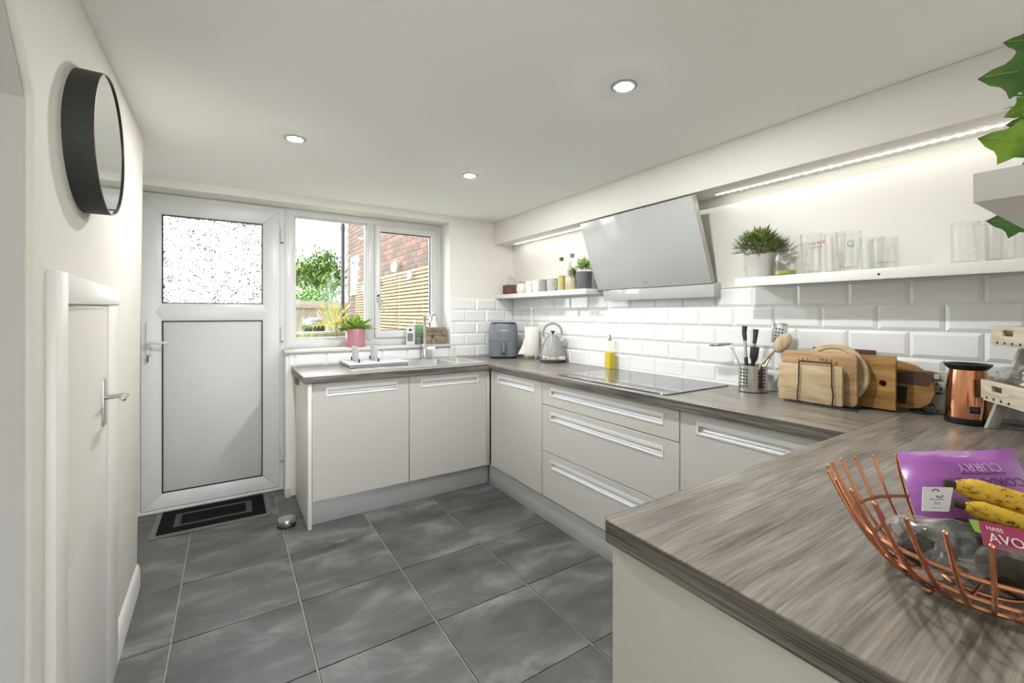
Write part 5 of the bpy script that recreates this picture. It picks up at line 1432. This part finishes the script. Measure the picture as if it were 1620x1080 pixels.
# leaf stands in a plane facing the kitchen; rotate its tip with 'spin'
def ivy(c, size, spin, m, tilt=0.25):
    n = Vector((-0.93, -0.25, 0.15)).normalized()
    x = Vector((0.30, -0.95, 0)).normalized(); y = n.cross(x).normalized()
    d = (x * math.cos(spin) + y * math.sin(spin)).normalized()
    s = d.cross(n).normalized()
    half = [(.18, -.22), (.44, -.26), (.46, -.02), (.58, .10), (.72, .26), (.48, .36), (.34, .48), (.24, .72)]
    out = [(0, -.08)] + half + [(0, 1.0)] + [(-a, b) for a, b in half[::-1]]
    c = Vector(c)
    P = lambda a, b, h: c + (s * a + d * b + n * h) * size
    k = len(out)
    vs = [P(0, .12, .07)] + [P(a, b, -.12 * abs(a) - .05 * max(0, b)) for a, b in out]
    vs += [q - n * size * .025 for q in vs]
    fs = [(0, 1 + i, 1 + (i + 1) % k) for i in range(k)] + [(k + 1, k + 2 + (i + 1) % k, k + 2 + i) for i in range(k)]
    fs += [(1 + i, k + 2 + i, k + 2 + (i + 1) % k, 1 + (i + 1) % k) for i in range(k)]
    lf = MB().add(vs, fs).build('leaf', m, t, smooth=True)
    MB().tube([P(0, -.05, .05), P(0, .5, .05), P(0, .85, .0)], size * .012, 5).build('vein', mat('ivy_vein', S(150, 172, 96), 0.5, noise=0.05), lf)
ivy((0.934, 0.124, 1.603), 0.050, R(172), IVYD)
ivy((0.950, 0.122, 1.650), 0.030, R(160), IVYD)
ivy((0.940, 0.120, 1.556), 0.030, R(200), IVY)
ivy((0.936, 0.122, 1.532), 0.024, R(175), IVYD)
ivy((0.908, 0.126, 1.499), 0.046, R(158), IVY)
ivy((1.345, 0.188, 1.452), 0.050, R(172), IVYD)
ivy((0.955, 0.118, 1.575), 0.050, R(20), IVY)
ivy((0.970, 0.115, 1.620), 0.050, R(40), IVY)
MB().tube([(1.03, 0.08, 1.55), (1.0, 0.10, 1.64), (0.965, 0.115, 1.645), (0.95, 0.120, 1.60), (0.945, 0.121, 1.54), (0.925, 0.124, 1.505)], 0.0016, 6).build('vine', STEMM, t)
MB().tube([(1.04, 0.10, 1.55), (1.10, 0.12, 1.56), (1.20, 0.186, 1.50), (1.36, 0.187, 1.485), (1.375, 0.188, 1.455)], 0.0016, 6).build('vine', STEMM, t)
tag(bushy(MB(), (1.03, 0.08, 1.59), 0.06, 0.05, 40, 0.04, 44).build('foliage', IVY, t), kind='stuff')

# ================================================================== OUTDOORS
FX = 1.850       # face of the slatted fence
# ---- neighbouring house: brick flank wall
BRICKS = [mat('red_brick', S(102, 76, 68), 0.9, noise=0.2, nscale=30, bump=0.3, bscale=60), mat('brown_brick', S(86, 72, 65), 0.9, noise=0.25, nscale=30, bump=0.3, bscale=60), mat('orange_brick', S(112, 82, 68), 0.9, noise=0.2, nscale=30, bump=0.3, bscale=60)]
MORTAR = mat('mortar', S(122, 116, 110), 0.95, noise=0.1)
def brickmat():
    m = mat('brick_courses', S(170, 120, 100), 0.9)
    nt = m.node_tree; p = nt.nodes['Principled BSDF']; L = nt.links.new
    tc = nt.nodes.new('ShaderNodeTexCoord'); mp = nt.nodes.new('ShaderNodeMapping'); mp.inputs['Rotation'].default_value = (PI / 2, 0, PI / 2)
    sx = nt.nodes.new('ShaderNodeSeparateXYZ'); cx = nt.nodes.new('ShaderNodeCombineXYZ')
    L(tc.outputs['Object'], sx.inputs[0]); L(sx.outputs['Y'], cx.inputs[0]); L(sx.outputs['Z'], cx.inputs[1])
    b = nt.nodes.new('ShaderNodeTexBrick'); b.inputs['Color1'].default_value = S(102, 76, 68); b.inputs['Color2'].default_value = S(90, 74, 67); b.inputs['Mortar'].default_value = S(122, 116, 110)
    b.inputs['Scale'].default_value = 1.0; b.inputs['Brick Width'].default_value = 0.225; b.inputs['Row Height'].default_value = 0.075; b.inputs['Mortar Size'].default_value = 0.006
    L(cx.outputs[0], b.inputs['Vector']); L(b.outputs['Color'], p.inputs['Base Color'])
    return m
HB = thing('neighbour_house', (1.95, 9.05, 0), 'red brick flank wall of the neighbouring house seen through the window', 'building')
box('wall', 1.915, 6.0, 4.0, 9.05, -0.12, 5.5, brickmat(), HB)
box('mortar_bed', 1.905, 1.915, 4.3, 9.05, 1.65, 3.1, MORTAR, HB)
bme = [MB().box(-.008, .0, -.1075, .1075, -.0325, .0325).mesh('brick', m, bevel=0.003, seg=1) for m in BRICKS]
bmh = [MB().box(-.008, .0, -.05, .05, -.0325, .0325).mesh('brick', m, bevel=0.003, seg=1) for m in BRICKS]
rnd = random.Random(3)
nb_ = 0
for r in range(0, 19):
    z = 1.70 + r * 0.075
    y = 4.42 + (0.1125 if r % 2 else 0)
    while y < 9.0:
        # only courses that show through the panes
        w_ = 1.9 * .555 + y * .832
        if z < 1.2609 + (497 - 345) / 699 * w_ + 0.05 and nb_ < 300 and not (8.03 < y < 8.73 and 1.60 < z < 2.31):
            link('brick', rnd.choice(bme), HB, (1.905 - 1.95, y - 9.05, z)); nb_ += 1
        y += 0.225
WLAMP2 = mat('white_house_window', S(158, 160, 162), 0.4, noise=0.02)
wn_ = MB().holed(lambda u, o, z: (1.905 - o, u, z), 8.16, 8.60, 1.66, 2.28, -0.01, 0.035, (8.22, 8.54, 1.73, 2.21)).build('window', WLAMP2, HB, 0.004)
box('pane', 1.900, 1.904, 8.22, 8.54, 1.73, 2.21, mat('grey_window_pane', S(150, 166, 176), 0.1, noise=0.05), wn_)
box('window_sill', 1.868, 1.905, 8.12, 8.66, 1.61, 1.66, UPVC, HB, 0.004)
# ---- drain pipe
dp = thing('drain_pipe', (1.84, 9.16, -0.12), 'black drain pipe at the corner of the brick house', 'pipe')
MB().cyl((1.845, 9.16, -0.12), (1.845, 9.16, 5.4), 0.036, 14).build('pipe', BLACK, dp)
for z in (1.2, 2.9): MB().cyl((1.845, 9.16, z), (1.845, 9.16, z + .08), 0.045, 14).build('collar', BLACK, dp)
# ---- slatted fence
SL = wood('pale_fence_slat', [S(112, 95, 73), S(136, 118, 94), S(150, 133, 109)], 'Y', 0.8, 40, 3, 0.1, per_object=True)
ft = thing('slatted_fence', (FX, 6.0, -0.12), 'pale horizontal slatted fence panels fixed in front of the brick wall', 'fence')
for y0, y1 in ((4.0, 5.78), (5.80, 7.58), (7.60, 8.10)):
    sm = MB().box(-.008, .008, -(y1 - y0) / 2, (y1 - y0) / 2, -.016, .016).mesh('slat', SL, bevel=0.002, seg=1)
    for k in range(20):
        link('slat', sm, ft, (0, (y0 + y1) / 2 - 6.0, 1.79 + 0.12 - k * 0.0435))
    for yy in (y0 + .03, (y0 + y1) / 2, y1 - .03):
        box('batten', FX + .009, FX + .035, yy - .02, yy + .02, 0.5, 1.82, SL, ft)
    box('lower_slats', FX - .004, FX + .006, y0, y1, -0.12, 0.92, SL, ft)
# ---- white lamps along the fence
WLAMP = mat('white_outdoor_lamp', S(166, 166, 165), 0.4, noise=0.02)
for (x, y, z, s_, lab) in ((1.86, 5.80, 1.885, 1.5, 'larger white outdoor lamp fixed on the brick wall above the fence'), (1.835, 5.14, 1.725, 1.0, 'small white lamp on the fence nearest the kitchen window'), (1.835, 6.52, 1.72, 1.0, 'small white lamp on the fence beside the window handle'), (1.835, 7.35, 1.67, 1.0, 'small white lamp on the fence seen in the left pane')):
    t = thing('outdoor_lamp', (x, y, z), lab, 'lamp', 'white lamps on the fence')
    MB().lathe([(0, .045 * s_), (.016 * s_, .045 * s_), (.022 * s_, .03 * s_), (.034 * s_, .02 * s_), (.036 * s_, -.01 * s_), (.026 * s_, -.045 * s_), (0, -.052 * s_)], (x - .045, y, z), 16).build('shade', WLAMP, t)
    MB().tube([(x - .045, y, z + .04 * s_), (x - .04, y, z + .06 * s_), (x, y, z + .05 * s_), (x + (.04 if s_ > 1 else .006), y, z + .05 * s_)], 0.006, 6).build('bracket', WLAMP, t)
# ---- garden fence at the back
GF = wood('weathered_fence_board', [S(112, 100, 88), S(140, 128, 114), S(160, 150, 136)], 'Z', 0.9, 30, 3, 0.1, per_object=True)
gf = thing('board_fence', (1.0, 11.2, -0.12), 'weathered grey board fence at the end of the garden', 'fence')
bm_ = MB().box(-.072, .072, -.010, .010, 0, 1.52).mesh('board', GF, bevel=0.004, seg=1)
for k in range(26):
    link('board', bm_, gf, (-1.6 + k * 0.148, 0.012 * (k % 2), 0))
box('top_rail', -0.7, 3.35, 11.15, 11.24, 1.40, 1.56, GF, gf, 0.004)
for x in (-0.4, 1.25, 2.9): box('post', x, x + .1, 11.25, 11.35, -0.12, 1.60, GF, gf, 0.004)
# ---- raised garden wall with a stone top
gw = thing('garden_wall', (0.6, 7.3, -0.12), 'low pale garden wall with a flat stone top outside', 'wall')
box('wall', -1.5, 1.75, 7.28, 7.48, -0.12, 0.955, mat('pale_render', S(150, 145, 136), 0.9, noise=0.06), gw)
box('coping', -1.55, 1.78, 7.24, 7.52, 0.955, 0.995, mat('stone_coping', S(156, 148, 132), 0.85, noise=0.08), gw, 0.006)
# ---- barbecue
bb = thing('barbecue', (1.27, 8.80, -0.12), 'barrel barbecue with a silver lid beside the garden fence', 'barbecue')
LIDM = mat('silver_lid', S(112, 120, 132), 0.3, 0.8, noise=0.06)
rings = []
for zz, rx, ry in ((1.06, .185, .12), (1.10, .185, .12), (1.15, .165, .105), (1.19, .11, .075), (1.205, .03, .02)):
    rings.append([(1.27 + x * rx, 8.80 + y * ry, zz) for x, y in rsq(1, 24, 3)])
loft(MB(), rings).build('lid', LIDM, bb)
loft(MB(), [[(1.27 + x * r, 8.80 + y * r * .65, z) for x, y in rsq(1, 24, 3)] for z, r in ((.94, .13), (.96, .185), (1.055, .195))]).build('firebox', BLACK, bb)
MB().tube([(1.22, 8.72, 1.16), (1.22, 8.66, 1.17), (1.32, 8.66, 1.17), (1.32, 8.72, 1.16)], 0.008, 6).build('lid_handle', STEEL, bb)
for x in (1.13, 1.41):
    for y in (8.74, 8.86): MB().cyl((x, y, -.12), (x, y, .95), 0.012, 8).build('leg', BLACK, bb)
# ---- planting
def tree(name, lab, base, crown_c, rx, rz, n, size, m, seed, trunk_r=.05, cat='tree'):
    t = thing(name, base, lab, cat)
    MB().tube([base, (base[0] + .1, base[1], (base[2] + crown_c[2]) / 2), crown_c], trunk_r, 8, r_end=trunk_r * .4).build('trunk', STEMM, t)
    rnd = random.Random(seed)
    br = MB(); fo = MB()
    cl = []
    for k in range(22):
        a = rnd.uniform(0, 2 * PI); e = math.acos(rnd.uniform(-.8, 1)); q = rnd.uniform(.35, .8)
        p = (crown_c[0] + rx * q * math.sin(e) * math.cos(a), crown_c[1] + rx * q * math.sin(e) * math.sin(a), crown_c[2] + rz * q * math.cos(e))
        br.tube([crown_c, p], trunk_r * .3, 5, r_end=trunk_r * .1)
        cl.append(p)
    br.build('branches', STEMM, t)
    for i in range(n):
        c = rnd.choice(cl)
        p = Vector((c[0] + rnd.gauss(0, rx * .24), c[1] + rnd.gauss(0, rx * .24), c[2] + rnd.gauss(0, rz * .20)))
        d = Vector((rnd.uniform(-1, 1), rnd.uniform(-1, 1), rnd.uniform(-.6, .8)))
        fo.leaf(p, d, size * rnd.uniform(.7, 1.3), size * .5, .2, None, 2)
    tag(fo.build('foliage', m, t, smooth=False), kind='stuff')
tree('garden_tree', 'round leafy green tree beyond the garden fence', (2.30, 15.2, -.12), (2.35, 15.2, 2.42), 1.05, 0.85, 5200, 0.17, TREE, 11)
tree('hedge_shrub', 'low green hedge shrub beyond the fence under the tree', (1.35, 13.2, -.12), (1.45, 13.2, 1.55), 1.2, 0.42, 3200, 0.13, HEDGE, 12, .03, 'shrub')
tree('garden_bush', 'broad green bush standing in the garden behind the obscure door glass', (-1.25, 8.9, -.12), (-1.25, 8.9, 1.25), 1.1, 0.85, 3600, 0.14, HEDGE, 18, .03, 'shrub')
# silver branching shrub
t = thing('silver_shrub', (1.50, 8.62, -.12), 'silvery green branching shrub behind the yellow palm', 'plant')
rnd = random.Random(6); stm = MB(); fo = MB()
for k in range(9):
    a = rnd.uniform(0, 2 * PI); sx_ = rnd.uniform(.05, .20)
    top = (1.50 + sx_ * math.cos(a), 8.62 + sx_ * math.sin(a), rnd.uniform(1.65, 2.0))
    stm.tube([(1.50, 8.62, -.12), (1.50 + .2 * (top[0] - 1.5), 8.62, 1.2), top], 0.009, 6, r_end=.004)
    for j in range(26):
        s = rnd.uniform(.55, 1.0)
        p = Vector((1.50 + (top[0] - 1.5) * s, 8.62 + (top[1] - 8.62) * s, 1.2 + (top[2] - 1.2) * s))
        fo.leaf(p, (rnd.uniform(-1, 1), rnd.uniform(-1, 1), rnd.uniform(.1, 1.1)), rnd.uniform(.10, .18), .022, .1, None, 3)
stm.build('stems', EUC, t); tag(fo.build('foliage', EUC, t), kind='stuff')
# yellow palm
t = thing('yellow_palm', (1.30, 6.95, -.12), 'yellow green fan palm outside behind the pink pot', 'plant')
MB().tube([(1.30, 6.95, -.12), (1.31, 6.95, 1.12)], 0.03, 8, r_end=.018).build('stem', STEMM, t)
rnd = random.Random(9)
for k in range(24):
    a = rnd.uniform(0, 2 * PI); el = rnd.uniform(-.1, 1.1)
    d = Vector((math.cos(a) * math.cos(el), math.sin(a) * math.cos(el) * .7, math.sin(el)))
    hubp = Vector((1.31, 6.95, 1.12)) + d * rnd.uniform(.14, .26)
    fr_ = MB().tube([(1.31, 6.95, 1.12), tuple(hubp)], .005, 5)
    s = d.cross(Vector((0, 0, 1))).normalized(); u_ = s.cross(d)
    for j in range(15):
        q = R(-105 + 210 * j / 14)
        fr_.leaf(hubp, d * math.cos(q) + s * math.sin(q), rnd.uniform(.20, .29), .011, .22, None, 3)
    fr_.build('frond', PALM, t)
# ornamental grass and low green plant
t = thing('ornamental_grass', (0.82, 6.7, -.12), 'tall ornamental grass at the left edge of the window', 'plant')
tag(tuft(MB(), (.82, 6.7, .55), 120, .5, .85, .012, .55, 20, .35, 4).build('blades', GRASSM, t), kind='stuff')
MB().lathe([(0, 0), (.14, 0), (.18, .65), (.16, .67), (0, .64)], (.82, 6.7, -.12), 20).build('planter', CONC, t)
t = thing('fern_clump', (1.44, 6.7, -.12), 'leafy green clump at the foot of the yellow palm', 'plant')
tag(tuft(MB(), (1.44, 6.7, .72), 60, .22, .36, .04, .9, 22, .5, 4).build('leaves', LEAF, t), kind='stuff')
MB().lathe([(0, 0), (.11, 0), (.15, .80), (.13, .84), (0, .82)], (1.44, 6.7, -.12), 20).build('planter', CONC, t)
